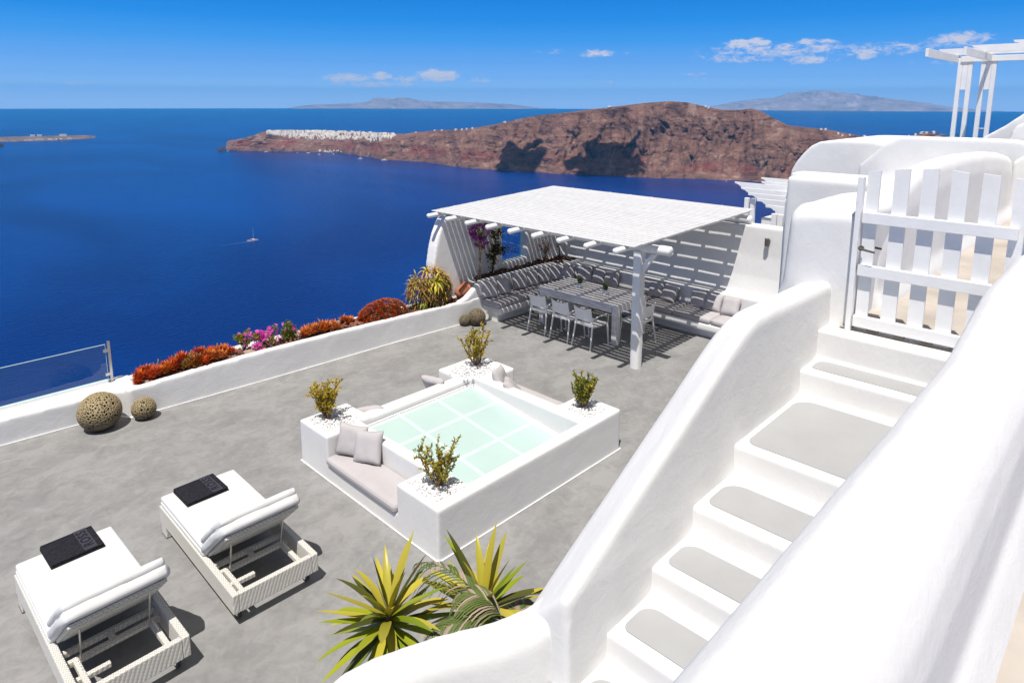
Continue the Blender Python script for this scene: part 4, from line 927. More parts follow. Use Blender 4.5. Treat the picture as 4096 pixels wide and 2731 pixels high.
bm = bmesh.new(); log(bm, (11.93 - PX, 5.33 - PY, 2.145), (11.93 - PX, 9.95 - PY, 2.145), .075, 2); obj('main_beam', fixn(bm), M['wpaint'], pg, smooth=True)
def rz_(x): return 2.158 + (x - 8.0) * .025
for k in range(9):
    y = 5.56 + .545 * k - PY
    bm = bmesh.new(); log(bm, (7.875 - PX, y, rz_(7.875) - .014), (12.3 - PX, y, rz_(12.3) - .012), .046, k + 5, 10); obj('rafter', fixn(bm), M['wpaint'], pg, smooth=True)
ns = 34
for k in range(ns):
    x = 8.14 + .1198 * k; u = k / (ns - 1)
    z = rz_(x) + .038; y0 = 5.365 + random.uniform(-.008, .008) ; y1 = 10.07 + .33 * u + random.uniform(-.008, .008)
    bm = rbox(x - .0495 - PX, x + .0495 - PX, y0 - PY, y1 - PY, z, z + .017, .003, 1)
    ta = R(random.uniform(-1.0, 1.0)); 
    for v in bm.verts: v.co.z += (v.co.x - (x - PX)) * ta
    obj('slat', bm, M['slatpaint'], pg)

GB = 'grey seat cushions of the L-shaped bench'
for k, (x0, x1, lb) in enumerate([(8.80, 9.70, 'grey seat cushion at the left end of the pergola bench, its edge in full sun'), (9.71, 10.60, 'grey seat cushion in the middle of the left bench arm, behind the table')]):
    pad('bench_cushion', lb, x0, x1, 8.92, 9.49, .302, .405, GB)
o = pad('bench_cushion', 'grey corner seat cushion where the two arms of the pergola bench meet', 10.61, 11.42, 8.92, 9.40, .302, .405, GB)
for y0, y1, lb in [(8.06, 8.91, 'grey seat cushion of the right bench arm next to the corner'), (7.20, 8.05, 'grey seat cushion of the right bench arm behind the table'), (6.31, 7.19, 'grey seat cushion of the right bench arm behind the pergola post'), (5.52, 6.30, 'grey seat cushion of the right bench arm with its front half in sun'), (4.72, 5.51, 'pale sunlit seat cushion at the right end of the bench, beside the stair wall')]:
    pad('bench_cushion', lb, 10.86, 11.48, y0, y1, .302, .405, GB)
GQ = 'grey pillows along the pergola bench'
for x, y, yaw, tl, rl, lb in [
    (8.97, 9.31, -20, 22, 3, 'leftmost grey pillow at the left end of the pergola bench'), (9.29, 9.30, -32, 24, -5, 'second grey pillow from the left end of the pergola bench'),
    (9.87, 9.32, -20, 20, 3, 'left pillow of the pair in the middle of the left bench arm'), (10.20, 9.31, -24, 22, -3, 'right pillow of the pair in the middle of the left bench arm'),
    (10.60, 9.29, -16, 24, 4, 'grey pillow behind the left end of the table, third pair, left one'), (10.89, 9.26, -34, 22, -3, 'grey pillow behind the left end of the table, third pair, right one'),
    (11.10, 9.06, -38, 22, 2, 'grey pillow in the corner of the bench, behind the left potted herb'), (11.27, 8.74, -66, 24, -4, 'grey pillow just right of the bench corner, seen between the two potted herbs'),
    (11.36, 8.43, -84, 20, 3, 'grey pillow mostly hidden behind the one above the right potted herb'), (11.30, 8.08, -88, 26, -6, 'grey pillow on the right bench arm directly behind the right potted herb'),
    (11.38, 7.20, -88, 22, 2, 'grey pillow peeping out behind the pergola post'), (11.33, 6.98, -84, 26, -4, 'grey pillow just right of the pergola post, behind its neighbour'), (11.28, 6.66, -92, 30, 5, 'grey pillow in front, second right of the pergola post'),
    (11.30, 6.02, -88, 30, -5, 'left pillow of the last three on the right bench arm, striped by shadows'), (11.32, 5.72, -82, 28, 4, 'middle pillow of the last three, half in sun'), (11.28, 5.38, -95, 30, -6, 'rightmost pillow on the bench, pale pinkish grey in full sun')]:
    pillow(lb, (x, y, .405), R(yaw), R(tl), .355 + random.uniform(-.01, .02), R(rl), .155, group=GQ)

# table, chairs, herbs
tb = thing('dining_table', 'long whitewashed wooden dining table with thick square legs under the pergola', 'table', (9.92, 7.5, 0))
X0, X1, Y0, Y1 = -.48, .48, -.93, .93
for k in range(7):
    w = (X1 - X0) / 7; bm = rbox(X0 + w * k + .001, X0 + w * (k + 1) - .001, Y0, Y1, .70, .742, .003, 1); obj('top_board', bm, M['oldwood'], tb)
for sx in (-1, 1):
    for sy in (-1, 1):
        bm = rbox(sx * .475 - (.11 if sx > 0 else 0), sx * .475 + (.11 if sx < 0 else 0), sy * .925 - (.11 if sy > 0 else 0), sy * .925 + (.11 if sy < 0 else 0), 0, .70, .004, 1); obj('leg', bm, M['oldwood'], tb)
for sx in (-1, 1): bm = rbox(sx * .465 - .02, sx * .465 + .02, -.81, .81, .585, .70, .003, 1); obj('apron', bm, M['oldwood'], tb)
for sy in (-1, 1): bm = rbox(-.36, .36, sy * .915 - .02, sy * .915 + .02, .585, .70, .003, 1); obj('apron', bm, M['oldwood'], tb)

def chair(label, loc, rz):
    """faces local +x; seat about .42 high"""
    t = thing('dining_chair', label, 'chair', loc, rz, 'white armchairs around the dining table')
    bm = bmesh.new(); rings = []
    for k in range(9):
        u = k / 8; x = -.17 + .40 * u; z = .415 - .018 * math.sin(math.pi * u) + .012 * u; hw = .185 + .03 * u
        rings.append([(x, -hw, z), (x, -hw * .5, z - .008), (x, hw * .5, z - .008), (x, hw, z), (x, hw, z - .022), (x, -hw, z - .022)])
    loft(bm, rings); obj('seat', fixn(bm), M['plastic'], t, smooth=False)
    bm = bmesh.new(); rings = []
    for k in range(11):
        u = k / 10; y = -.195 + .39 * u; cx = -.03 * (1 - (2 * u - 1) ** 2)
        top = .755 - .022 * (1 - (2 * u - 1) ** 2) + .012 * (1 if k in (0, 10) else 0)
        rings.append([(-.191 + cx, y, .505), (-.180 + cx, y, .505), (-.240 + cx, y, top), (-.251 + cx, y, top)])
    loft(bm, rings)
    b2 = bmesh.new(); rings = []
    for k in range(11):
        u = k / 10; y = -.195 + .39 * u; cx = -.02 * (1 - (2 * u - 1) ** 2); rings.append([(-.185 + cx, y, .41), (-.172 + cx, y, .41), (-.180 + cx, y, .468), (-.193 + cx, y, .468)])
    loft(b2, rings); join(bm, b2)
    for s in (-1, 1): box(bm, -.205, -.182, s * .1745 - .021, s * .1745 + .021, .467, .506)
    obj('backrest', fixn(bm), M['plastic'], t)
    for s in (-1, 1):
        bm = bmesh.new(); loft(bm, [[(x - a, s * y - b, z), (x + a, s * y - b, z), (x + a, s * y + b, z), (x - a, s * y + b, z)] for x, y, z, a, b in ((-.262, .215, 0, .009, .008), (-.215, .200, .25, .011, .011), (-.185, .19, .47, .012, .012))]); obj('leg', fixn(bm), M['plastic'], t)
        bm = bmesh.new(); loft(bm, [[(x - a, s * y - b, z), (x + a, s * y - b, z), (x + a, s * y + b, z), (x - a, s * y + b, z)] for x, y, z, a, b in ((.235, .225, 0, .009, .008), (.215, .222, .25, .011, .011), (.195, .22, .43, .013, .012))]); obj('leg', fixn(bm), M['plastic'], t)
        bm = bmesh.new(); tube(bm, [(-.20, s * .197, .53), (-.185, s * .225, .575), (-.10, s * .245, .60), (.08, s * .250, .605), (.17, s * .247, .60), (.205, s * .240, .575), (.20, s * .23, .43)], [.010, .010, .011, .012, .011, .010, .010], 8); obj('armrest', fixn(bm), M['plastic'], t, smooth=True)
    return t
chair('white plastic armchair, leftmost of the three on the near side of the table', (9.19, 8.05, 0), R(2))
chair('white plastic armchair, middle of the three on the near side of the table', (9.18, 7.48, 0), R(0))
chair('white plastic armchair, rightmost of the three on the near side, by the table corner', (9.17, 6.94, 0), R(-2))
chair('white plastic armchair at the right end of the table, partly behind the pergola post', (9.90, 6.43, 0), R(90))
def herb(label, loc, seed):
    t = thing('potted_herb', label, 'potted plant', loc, 0, 'potted herbs on the table')
    bm = bmesh.new(); prof = [(.030, 0), (.044, .012), (.056, .045), (.058, .07), (.052, .098), (.047, .10), (.044, .085)]
    loft(bm, [[(r * math.cos(2 * math.pi * k / 28), r * math.sin(2 * math.pi * k / 28), z) for k in range(28)] for r, z in prof]); obj('pot', fixn(bm), M['glazed'], t, smooth=True)
    rnd = random.Random(seed); lb = bmesh.new()
    for k in range(130):
        a = rnd.uniform(0, 6.28); r0 = rnd.uniform(0, .035); tip = Vector((math.cos(a) * (r0 + rnd.uniform(.01, .06)), math.sin(a) * (r0 + rnd.uniform(.01, .06)), .09 + rnd.uniform(.08, .17))); b0 = Vector((math.cos(a) * r0, math.sin(a) * r0, .08))
        w = Vector((-math.sin(a), math.cos(a), 0)) * .004; lb.faces.new([lb.verts.new(v) for v in (b0 - w, b0 + w, tip)])
        for m_ in range(5):
            p = b0.lerp(tip, rnd.uniform(.3, 1)); d = Vector((rnd.gauss(0, 1), rnd.gauss(0, 1), rnd.uniform(.3, 1.4))).normalized() * .022; wv = d.cross(Vector((0, 0, 1))).normalized() * .0035
            lb.faces.new([lb.verts.new(v) for v in (p, p + d * .5 + wv, p + d, p + d * .5 - wv)])
        if rnd.random() < .2:
            d = Vector((.01, 0, 0)); f = lb.faces.new([lb.verts.new(tip + Vector(v)) for v in ((-.006, 0, 0), (0, -.006, .004), (.006, 0, 0), (0, .006, .004))]); f.material_index = 1
    obj('foliage', lb, [M['lf_herb'], M['fl_white']], t)
    bm = bmesh.new(); bm.faces.new([bm.verts.new((.046 * math.cos(2 * math.pi * k / 20), .046 * math.sin(2 * math.pi * k / 20), .088)) for k in range(20)]); obj('soil', bm, M['soil'], t)
herb('left of two white potted herbs standing on the table', (9.90, 7.78, .742), 1)
herb('right of two white potted herbs on the table, nearer the post', (9.88, 7.15, .742), 2)

# wall lamp
wlp = thing('wall_lamp', 'small dark grey cylinder lamp on the white wall right of the pergola', 'lamp', (11.83, 4.94, 1.80))
bm = bmesh.new(); tube(bm, [(-.06, 0, -.075), (-.06, 0, .055), (-.06, 0, .06)], [.042, .042, .04], 24); obj('lamp_body', bm, M['darkmetal'], wlp)
bm = bmesh.new(); tube(bm, [(-.06, 0, .061), (-.06, 0, .075)], .040, 24); obj('lamp_cap', bm, M['lens'], wlp)
bm = rbox(-.022, .03, -.03, .03, -.03, .03, .004); obj('wall_bracket', bm, M['darkmetal'], wlp)

# terracotta pot lying on its side
tp = thing('terracotta_pot', 'terracotta pot tipped on its side behind the left end of the bench', 'pot', (8.60, 9.72, .56))
tp.rotation_euler = (R(-8), R(62), R(-25))
bm = bmesh.new(); prof = [(.085, -.17), (.12, -.06), (.135, .08), (.152, .085), (.155, .13), (.140, .13), (.125, .07), (.10, -.08), (.05, -.15)]
loft(bm, [[(r * math.cos(2 * math.pi * k / 32), r * math.sin(2 * math.pi * k / 32), z) for k in range(32)] for r, z in prof]); obj('pot_body', fixn(bm), M['terracotta'], tp, smooth=True)

#@@PLANTS
def blade(bm, p, d, L, w, droop=0., fold=.25, mi=0, n=6, base=.55, side=None, twist=0, pw_=2.4):
    p = Vector(p); d = Vector(d).normalized(); up = Vector((0, 0, 1)); s = side or d.cross(up)
    if s.length < 1e-3: s = Vector((1, 0, 0))
    s = Vector(s).normalized(); rows = []; cur = p.copy(); dd = d.copy()
    for i in range(n + 1):
        u = i / n; ww = w * (base + (1 - base) * math.sin(min(1, u * 2.2) * math.pi / 2)) * (1 - u ** pw_) + .0005
        nrm = s.cross(dd).normalized()
        rows.append((bm.verts.new(cur - s * ww / 2 + nrm * fold * ww * .5), bm.verts.new(cur), bm.verts.new(cur + s * ww / 2 + nrm * fold * ww * .5)))
        dd = (dd + Vector((0, 0, -1)) * droop / n * (1 + u)).normalized(); cur = cur + dd * L / n
    for a, b in zip(rows, rows[1:]):
        for k in (0, 1):
            f = bm.faces.new((a[k], a[k + 1], b[k + 1], b[k])); f.material_index = mi; f.smooth = True
def rosette(bm, c, axis, r, n, rnd, w=.16, mats=(0,), wts=(1,), droop=.2, spread=(15, 85), seg=3, curl=0):
    axis = Vector(axis).normalized(); a = axis.orthogonal().normalized(); b = axis.cross(a)
    for k in range(n):
        u = k / n; phi = k * 2.39996 + rnd.uniform(-.15, .15); th = R(spread[0] + (spread[1] - spread[0]) * u ** .8 + rnd.uniform(-6, 6))
        d = axis * math.cos(th) + (a * math.cos(phi) + b * math.sin(phi)) * math.sin(th)
        blade(bm, Vector(c) + d * r * .05, d, r * rnd.uniform(.75, 1.1) * (.6 + .4 * math.sin(u * 2.6 + .3)), r * w, droop, .5, rnd.choices(mats, wts)[0], seg, .7)
def succulent(label, x, u, r, seed, mats, n=44, z=0, spike=False, group='red succulent rosettes in the trough', heads=3):
    rnd = random.Random(seed); bm = bmesh.new()
    for h in range(heads):
        c = Vector((rnd.uniform(-.6, .6) * r, rnd.uniform(-.35, .35) * r, .02 + rnd.uniform(0, .03) + (h == 0) * .03 + z))
        rosette(bm, c, (rnd.uniform(-.25, .25), rnd.uniform(-.35, .1), 1), r * rnd.uniform(.75, 1.05), n, rnd, .27, (0, 1), (.8, .2), -.35, (8, 85), 4)
    t = thing('succulent_rosette', label, 'succulent', (x, trough_y(x, u), interp(x, zt) - .04), 0, group)
    obj('rosette_leaves', bm, [M[m_] for m_ in mats], t)
    if spike:
        b2 = bmesh.new(); tube(b2, [(0, 0, .02), (.01, 0, .14), (-.005, 0, .20)], [.006, .005, .004], 6)
        for k in range(5): tube(b2, [(-.005, 0, .19 + k * .008), (-.005 + .006 * (k % 2), 0, .215 + k * .008)], [.009, .002], 6)
        obj('flower_spike', b2, M['lf_gold'], t)
for k, (x, u) in enumerate([(2.80, .75), (3.02, .1), (3.14, .85), (3.36, .85), (3.47, .1), (3.58, .5), (3.76, .9), (3.86, .8)]): succulent(['small scarlet rosette at the back of the trough corner', 'front red rosette near the trough rim, left part', 'back red rosette behind the low scarlet one', 'back red rosette left of the bud spike', 'front orange rosette at the middle of the red row', 'orange rosette between two darker ones, right half of the red row', 'back dark red rosette near the right end of the red row', 'back orange rosette near the right end of the red row'][k], x, u, .14, 150 + k, (('suc_red', 'suc_orange'), ('suc_orange', 'suc_red'))[k % 2], z=.02)
sx = [(2.74, .35), (2.86, .2), (2.97, .6), (3.08, .3), (3.20, .55), (3.30, .2), (3.42, .6), (3.52, .3), (3.62, .7), (3.70, .25), (3.80, .6), (3.90, .35)]
nm = ['first red rosette, in the left corner of the trough', 'second red rosette from the left corner of the trough', 'dark red rosette, third from the left corner of the trough', 'low scarlet rosette, fourth along the trough', 'tall scarlet rosette with a bud spike, fifth along the trough', 'olive red rosette, sixth along the trough', 'red rosette with a bud spike, seventh along the trough', 'greenish red rosette, eighth along the trough', 'highest dark red rosette with a bud spike, ninth along the trough', 'orange rosette near the pale stones, tenth along the trough', 'orange rosette with a bud spike, eleventh along the trough', 'small red rosette beside the reddish boulder, last of the left row']
mtc = [('suc_red', 'suc_orange'), ('suc_red', 'suc_pink'), ('suc_pink', 'suc_red'), ('suc_red', 'suc_orange'), ('suc_red', 'suc_orange'), ('suc_green', 'suc_orange'), ('suc_pink', 'suc_red'), ('suc_green', 'suc_pink'), ('suc_red', 'suc_pink'), ('suc_orange', 'suc_pink'), ('suc_orange', 'suc_red'), ('suc_red', 'suc_orange')]
for k, (x, u) in enumerate(sx): succulent(nm[k], x, u, .165 if k not in (3, 11) else .13, 100 + k, mtc[k], spike=k in (2, 4, 6, 8, 10), z=.04 if k in (4, 8) else 0)
for k, (x, u, r, lb) in enumerate([(5.24, .3, .19, 'orange rosette clump with a long bud spike, right of the violet flowers'), (5.46, .45, .20, 'tall orange rosette clump between the violet flowers and the rubble'), (5.66, .3, .14, 'low orange rosette clump left of the red rubble'), (6.05, .7, .15, 'small orange rosette clump at the left foot of the big red mound')]):
    succulent(lb, x, u, r, 200 + k, ('suc_orange', 'suc_pink'), 40, spike=k < 2, group='orange succulent clumps in the trough', heads=4)
# big red mound
rnd = random.Random(77); bm = bmesh.new()
for k in range(430):
    th = math.acos(rnd.uniform(.05, 1)); ph = rnd.uniform(0, 6.283); d = Vector((math.sin(th) * math.cos(ph), math.sin(th) * math.sin(ph), math.cos(th)))
    if d.y > .55: continue
    c = Vector((d.x * .50, d.y * .21, d.z * .30 + .01)); g = c.x > .18 and rnd.random() < .8
    rosette(bm, c, (d.x, d.y, d.z + .35), rnd.uniform(.045, .075), 12, rnd, .30, (0, 1, 2, 3), (.1, .15, .6, .15) if g else (.45, .33, .1, .12), -.3, (5, 70), 2)
t = thing('red_succulent_mound', 'big rounded mound of orange red succulents in the trough left of the aloe', 'succulent', (6.72, 9.83, .40)); obj('mound_leaves', bm, [M['suc_red'], M['suc_orange'], M['suc_pink'], M['suc_green']], t)
bm = bmesh.new(); bmesh.ops.create_icosphere(bm, subdivisions=3, radius=1); bmesh.ops.transform(bm, matrix=Matrix.Diagonal((.45, .18, .27, 1)), verts=bm.verts); obj('woody_core', bm, M['bark'], t)

# aloe
rnd = random.Random(5); bm = bmesh.new()
def aloe_head(c, ax, r, n, mats, wts): rosette(bm, c, ax, r, n, rnd, .15, mats, wts, 1.5, (10, 92), 8)
heads = [((0, -.20, .48), (-.1, -.9, .7), .30, 26, (0, 1), (.8, .2)), ((-.05, .0, .66), (-.2, -.3, 1), .26, 20, (0, 2), (.5, .5)), ((.12, -.02, .64), (.3, -.3, 1), .26, 20, (0, 2), (.4, .6)), ((-.15, -.05, .50), (-.8, -.3, .5), .22, 18, (2, 0), (.7, .3)), ((.18, -.06, .52), (.8, -.3, .5), .22, 18, (1, 2), (.6, .4)),
         ((-.27, -.12, .14), (-.3, -1, .5), .20, 20, (1, 0), (.7, .3)), ((.26, -.12, .20), (.5, -.9, .4), .22, 20, (1, 2, 3), (.5, .3, .2)), ((.05, -.2, .26), (.2, -1, .2), .20, 16, (2, 3), (.5, .5)), ((-.1, -.2, .30), (-.2, -1, .1), .20, 16, (2, 3), (.6, .4))]
for h in heads: aloe_head(*h)
for k in range(120):
    a = rnd.uniform(math.pi * .9, math.pi * 2.1); z = rnd.uniform(.06, .62); rr = .30 * math.sqrt(max(.2, 1 - ((z - .32) / .38) ** 2))
    rosette(bm, (rr * 1.45 * math.cos(a), rr * .75 * math.sin(a), z), (math.cos(a), math.sin(a), .35), rnd.uniform(.13, .19), 12, rnd, .12, (1, 2, 3, 0), (.15, .30, .48, .07) if z < .35 else (.2, .45, .15, .2), .9, (15, 85), 5)
t = thing('aloe_plant', 'huge tangled yellow green aloe in the trough beside the curved white wall', 'aloe', (7.78, 9.80, .42)); obj('aloe_leaves', bm, [M['aloe_y'], M['aloe_g'], M['aloe_o'], M['aloe_d']], t)
bm = bmesh.new(); bmesh.ops.create_icosphere(bm, subdivisions=3, radius=1); bmesh.ops.transform(bm, matrix=Matrix.Translation((0, 0, .26)) @ Matrix.Diagonal((.22, .16, .28, 1)), verts=bm.verts); obj('dead_stems', bm, M['lf_dark'], t)

# flowering bushes in the trough
def flower_bush(name, label, loc, sxyz, seed, nleaf, nfl, leafm, flm, petal=.028, trunk=True, cat='flowering bush'):
    rnd = random.Random(seed); t = thing(name, label, cat, loc); lb = bmesh.new(); fb = bmesh.new(); sb = bmesh.new()
    hx, hy, hz, zc = sxyz
    for k in range(9):
        a = rnd.uniform(0, 6.28); tip = Vector((hx * .7 * math.cos(a), hy * .7 * math.sin(a), zc + hz * rnd.uniform(-.3, .5))); tube(sb, [(0, 0, 0), tip * .45 + Vector((0, 0, .02)), tip], [.008, .005, .002], 5)
    blobs = [(Vector((rnd.uniform(-1, 1) * hx * .75, rnd.uniform(-1, 1) * hy * .6, zc + rnd.uniform(-.6, .75) * hz)), rnd.uniform(.3, .5)) for _ in range(12)]
    def pt(surface):
        c, r = rnd.choice(blobs); d = Vector((rnd.gauss(0, 1), rnd.gauss(0, 1), rnd.gauss(0, 1))).normalized(); rr = r * (1 if surface else rnd.random() ** .5)
        return c + Vector((d.x * hx, d.y * hy, d.z * hz)) * rr, d
    for k in range(int(nleaf * 2.2)):
        p, d = pt(False); L = rnd.uniform(.018, .034); d2 = (d + Vector((rnd.gauss(0, .6), rnd.gauss(0, .6), rnd.gauss(0, .6)))).normalized(); w = d2.cross(Vector((rnd.random(), rnd.random(), rnd.random()))).normalized() * L * .35
        f = lb.faces.new([lb.verts.new(v) for v in (p, p + d2 * L * .5 + w, p + d2 * L, p + d2 * L * .5 - w)]); f.material_index = rnd.choices(range(len(leafm)), [.6, .3, .1][:len(leafm)])[0]
    for k in range(nfl):
        p, d = pt(True); p = p + d * .008; d = (d + Vector((-.5, -.7, .5)) * .5).normalized(); a = d.orthogonal().normalized(); b = d.cross(a); s = petal * rnd.uniform(.7, 1.1); mi = rnd.choices(range(len(flm)), [.7, .3][:len(flm)])[0]
        for q_ in range(5):
            th = q_ * 1.2566 + k; e = a * math.cos(th) + b * math.sin(th); sd_ = d.cross(e) * s * .34
            f = fb.faces.new([fb.verts.new(v) for v in (p, p + e * s * .6 + sd_ + d * s * .2, p + e * s + d * s * .1, p + e * s * .6 - sd_ + d * s * .2)]); f.material_index = mi
    obj('stems', sb, M['bark'], t); obj('leaves', lb, [M[m_] for m_ in leafm], t); obj('flowers', fb, [M[m_] for m_ in flm], t)
    return t
flower_bush('flower_bush', 'small yellow green bush with pink flowers on a bare stem beside the rocks', (4.18, trough_y(4.18, .5), .42), (.13, .09, .11, .21), 31, 520, 20, ('lf_green', 'lf_gold', 'lf_olive'), ('fl_pale', 'fl_pink'), .030)
flower_bush('flower_bush', 'big bush covered in bright magenta flowers in the middle of the trough', (4.52, trough_y(4.52, .40), .42), (.27, .14, .16, .16), 32, 800, 125, ('lf_green', 'lf_gold', 'lf_olive'), ('fl_pink', 'fl_pale'), .038)
flower_bush('flower_bush', 'leafy green bush with a few violet flowers right of the magenta bush', (4.95, trough_y(4.95, .6), .42), (.17, .10, .14, .18), 33, 750, 24, ('lf_green', 'lf_olive', 'lf_gold'), ('fl_pale', 'fl_pink'), .032)
# plants along the window wall
def treelet(name, label, loc, h, seed, crown, nleaf, leafm, flm, nfl, lean=(0, 0), stakes=True, lsize=.04, branches=6, bark='bark', cat='small tree', petal=.03):
    rnd = random.Random(seed); t = thing(name, label, cat, loc); tr = bmesh.new(); top = Vector((lean[0], lean[1], h * .72))
    tube(tr, [(0, 0, -.03), top * .5 + Vector((.01, 0, 0)), top], [.014, .011, .008], 7); obj('trunk', tr, M[bark], t)
    if stakes:
        st = bmesh.new()
        for k, (dx, dy) in enumerate(((.022, 0), (-.015, .018), (0, -.022))): tube(st, [(dx, dy, -.03), (dx * .8 + lean[0] * .9, dy * .8 + lean[1] * .9, h * .66)], .007, 6)
        obj('canes', st, M['cane'], t)
        tie = bmesh.new()
        for z in (.15, .38, .60):
            tube(tie, [(lean[0] * z, 0, h * z), (lean[0] * z, 0, h * z + .012)], .030, 12)
        obj('ties', tie, M['lf_green'], t)
    br = bmesh.new(); lb = bmesh.new(); fb = bmesh.new()
    for c, rx, rz_c, nb in crown:
        c = Vector(c)
        for k in range(nb):
            d = Vector((rnd.gauss(0, 1), rnd.gauss(0, .7), rnd.gauss(0, 1))).normalized(); tip = c + Vector((d.x * rx, d.y * rx * .7, d.z * rz_c)); b0 = Vector((lean[0], lean[1], min(h * .72, max(.15, tip.z - .12)))) * 1.0
            b0.x = lean[0] * b0.z / (h * .72); b0.y = lean[1] * b0.z / (h * .72)
            tube(br, [b0, b0.lerp(tip, .5) + Vector((0, 0, .02)), tip], [.005, .003, .0015], 4)
            for m_ in range(nleaf):
                p = b0.lerp(tip, rnd.uniform(.35, 1.05)) + Vector((rnd.gauss(0, 1), rnd.gauss(0, 1), rnd.gauss(0, 1))) * .022; d2 = Vector((rnd.gauss(0, 1), rnd.gauss(0, 1), rnd.gauss(-.2, .8))).normalized(); L = lsize * rnd.uniform(.6, 1.1); w = d2.cross(Vector((rnd.random(), 1, rnd.random()))).normalized() * L * .38
                f = lb.faces.new([lb.verts.new(v) for v in (p, p + d2 * L * .5 + w, p + d2 * L, p + d2 * L * .5 - w)]); f.material_index = rnd.randrange(len(leafm))
            for m_ in range(nfl):
                p = b0.lerp(tip, rnd.uniform(.75, 1.1)) + Vector((rnd.gauss(0, 1), rnd.gauss(0, 1), rnd.gauss(0, 1))) * .02; d = Vector((rnd.gauss(0, 1), rnd.gauss(-.5, 1), rnd.gauss(.3, 1))).normalized(); a = d.orthogonal().normalized(); b = d.cross(a); s = petal * rnd.uniform(.7, 1.1)
                for q_ in range(3):
                    e = a * math.cos(q_ * 2.09) + b * math.sin(q_ * 2.09); sd_ = d.cross(e) * s * .4; fb.faces.new([fb.verts.new(v) for v in (p, p + e * s * .55 + sd_ + d * s * .2, p + e * s, p + e * s * .55 - sd_ + d * s * .2)])
    obj('branches', br, M[bark], t); obj('leaves', lb, [M[m_] for m_ in leafm], t)
    if nfl: obj('flowers', fb, M[flm], t)
treelet('bougainvillea', 'young purple flowering tree tied to canes at the left of the sea window', (8.99, 9.66, .72), 1.12, 41, [((.03, 0, 1.02), .22, .17, 34), ((.02, 0, .78), .17, .10, 12)], 10, ('lf_green', 'lf_gold'), 'fl_purple', 9, (.02, 0), petal=.038)
treelet('climbing_shrub', 'tall dark leaved shrub standing in front of the left edge of the sea window', (9.40, 9.72, .72), 1.05, 42, [((.12, 0, .80), .13, .26, 22), ((-.04, 0, .38), .09, .22, 12), ((.42, -.02, .52), .24, .05, 9), ((.10, 0, .5), .08, .1, 5)], 15, ('lf_dark', 'lf_dark', 'lf_olive'), 'fl_red', 0, (.10, 0), False, .052, bark='lf_dark', cat='shrub')
treelet('climbing_shrub', 'thin shrub with a red flower cluster between the window and the corner', (10.97, 9.62, .72), .62, 43, [((.0, 0, .42), .17, .12, 11), ((.02, 0, .18), .07, .12, 5)], 8, ('lf_olive', 'lf_dark'), 'fl_red', 3, (.01, 0), True, .036, bark='cane', cat='shrub')
treelet('climbing_shrub', 'spindly leafy twig beside the corner of the walls, right of the red flowered shrub', (11.47, 9.62, .74), .44, 44, [((-.03, 0, .34), .07, .08, 6)], 8, ('lf_dark', 'lf_olive'), 'fl_red', 0, (-.03, 0), False, .04, bark='lf_dark', cat='shrub')

# foreground yuccas and palm
def yucca(label, loc, h, seed, nl, r, tilt=(0, 0)):
    rnd = random.Random(seed); t = thing('yucca', label, 'yucca', loc, 0, 'yuccas behind the curved foreground wall')
    bm = bmesh.new(); tube(bm, [(0, 0, 0), (tilt[0] * .5, tilt[1] * .5, h * .5), (tilt[0], tilt[1], h)], [.05, .042, .03], 10); obj('trunk', bm, M['bark'], t)
    bm = bmesh.new(); c = Vector((tilt[0], tilt[1], h))
    for k in range(nl):
        u = k / nl; phi = k * 2.39996 + rnd.uniform(-.2, .2); th = R(16 + 112 * u ** .8 + rnd.uniform(-9, 9)); d = Vector((math.sin(th) * math.cos(phi), math.sin(th) * math.sin(phi), math.cos(th)))
        L = r * rnd.uniform(.7, 1.12) * (1 if u < .8 else .8); mi = rnd.choices((0, 1, 2), (.55, .38, .07) if u < .6 else (.2, .5, .3))[0]
        blade(bm, c + Vector((0, 0, -.12 * u)) + d * .02, d, L, rnd.uniform(.050, .070), rnd.uniform(.0, .6), .34, mi, 8, .42, pw_=rnd.choice((2.2, 3, 4, 8)))
    obj('sword_leaves', bm, [M['yuc_y'], M['yuc_g'], M['yuc_d']], t)
    bm = bmesh.new(); blade(bm, c, (-.25, .1, 1), r * .62, .035, 0, .6, 0, 5, .6); obj('new_spear', bm, M['fl_white'], t)
#@@YUCCAS
yucca('yellow green yucca at the left, its whole crown above the curved foreground wall', (2.12, 3.14, 0), 1.10, 61, 66, .46)
yucca('yucca on the right with tall upright blades beside the stair wall', (2.70, 2.88, 0), .96, 62, 58, .50)
rnd = random.Random(8); t = thing('palm_plant', 'half-dried feathery palm growing between the two yuccas', 'palm', (2.62, 2.62, 0))
rb = bmesh.new(); lb = bmesh.new()
fronds = [((-.02, .05, 1.04), (-.16, .60, .95), .70, 1.5), ((0, 0, 1.02), (-.62, .30, .85), .58, 1.7), ((.02, -.02, 1.0), (-.15, .25, .9), .42, 1.9), ((.04, -.02, .84), (.30, .10, .7), .34, 1.5)]
for c, d, L, dr in fronds:
    cur = Vector(c); dd = Vector(d).normalized(); pts = [cur.copy()]
    for i in range(24):
        dd = (dd + Vector((0, 0, -1)) * dr / 24 * 1.1).normalized(); cur = cur + dd * L / 24; pts.append(cur.copy())
        if i > 4:
            for s in (-1, 1):
                side = dd.cross(Vector((0, 0, 1))).normalized() * s; ld = (dd * 1.0 + side * .75 + Vector((0, 0, .15))).normalized()
                blade(lb, cur, ld, .34 * math.sin(math.pi * (i + 3) / 28) * rnd.uniform(.8, 1.15), .015, 1.6, .3, rnd.choices((0, 1), (.7, .3))[0], 6, .8)
    tube(rb, pts, [.006 * (1 - i / 30) for i in range(25)], 5)
tube(rb, [(0, 0, 0), (0, 0, .95)], [.05, .025], 10)
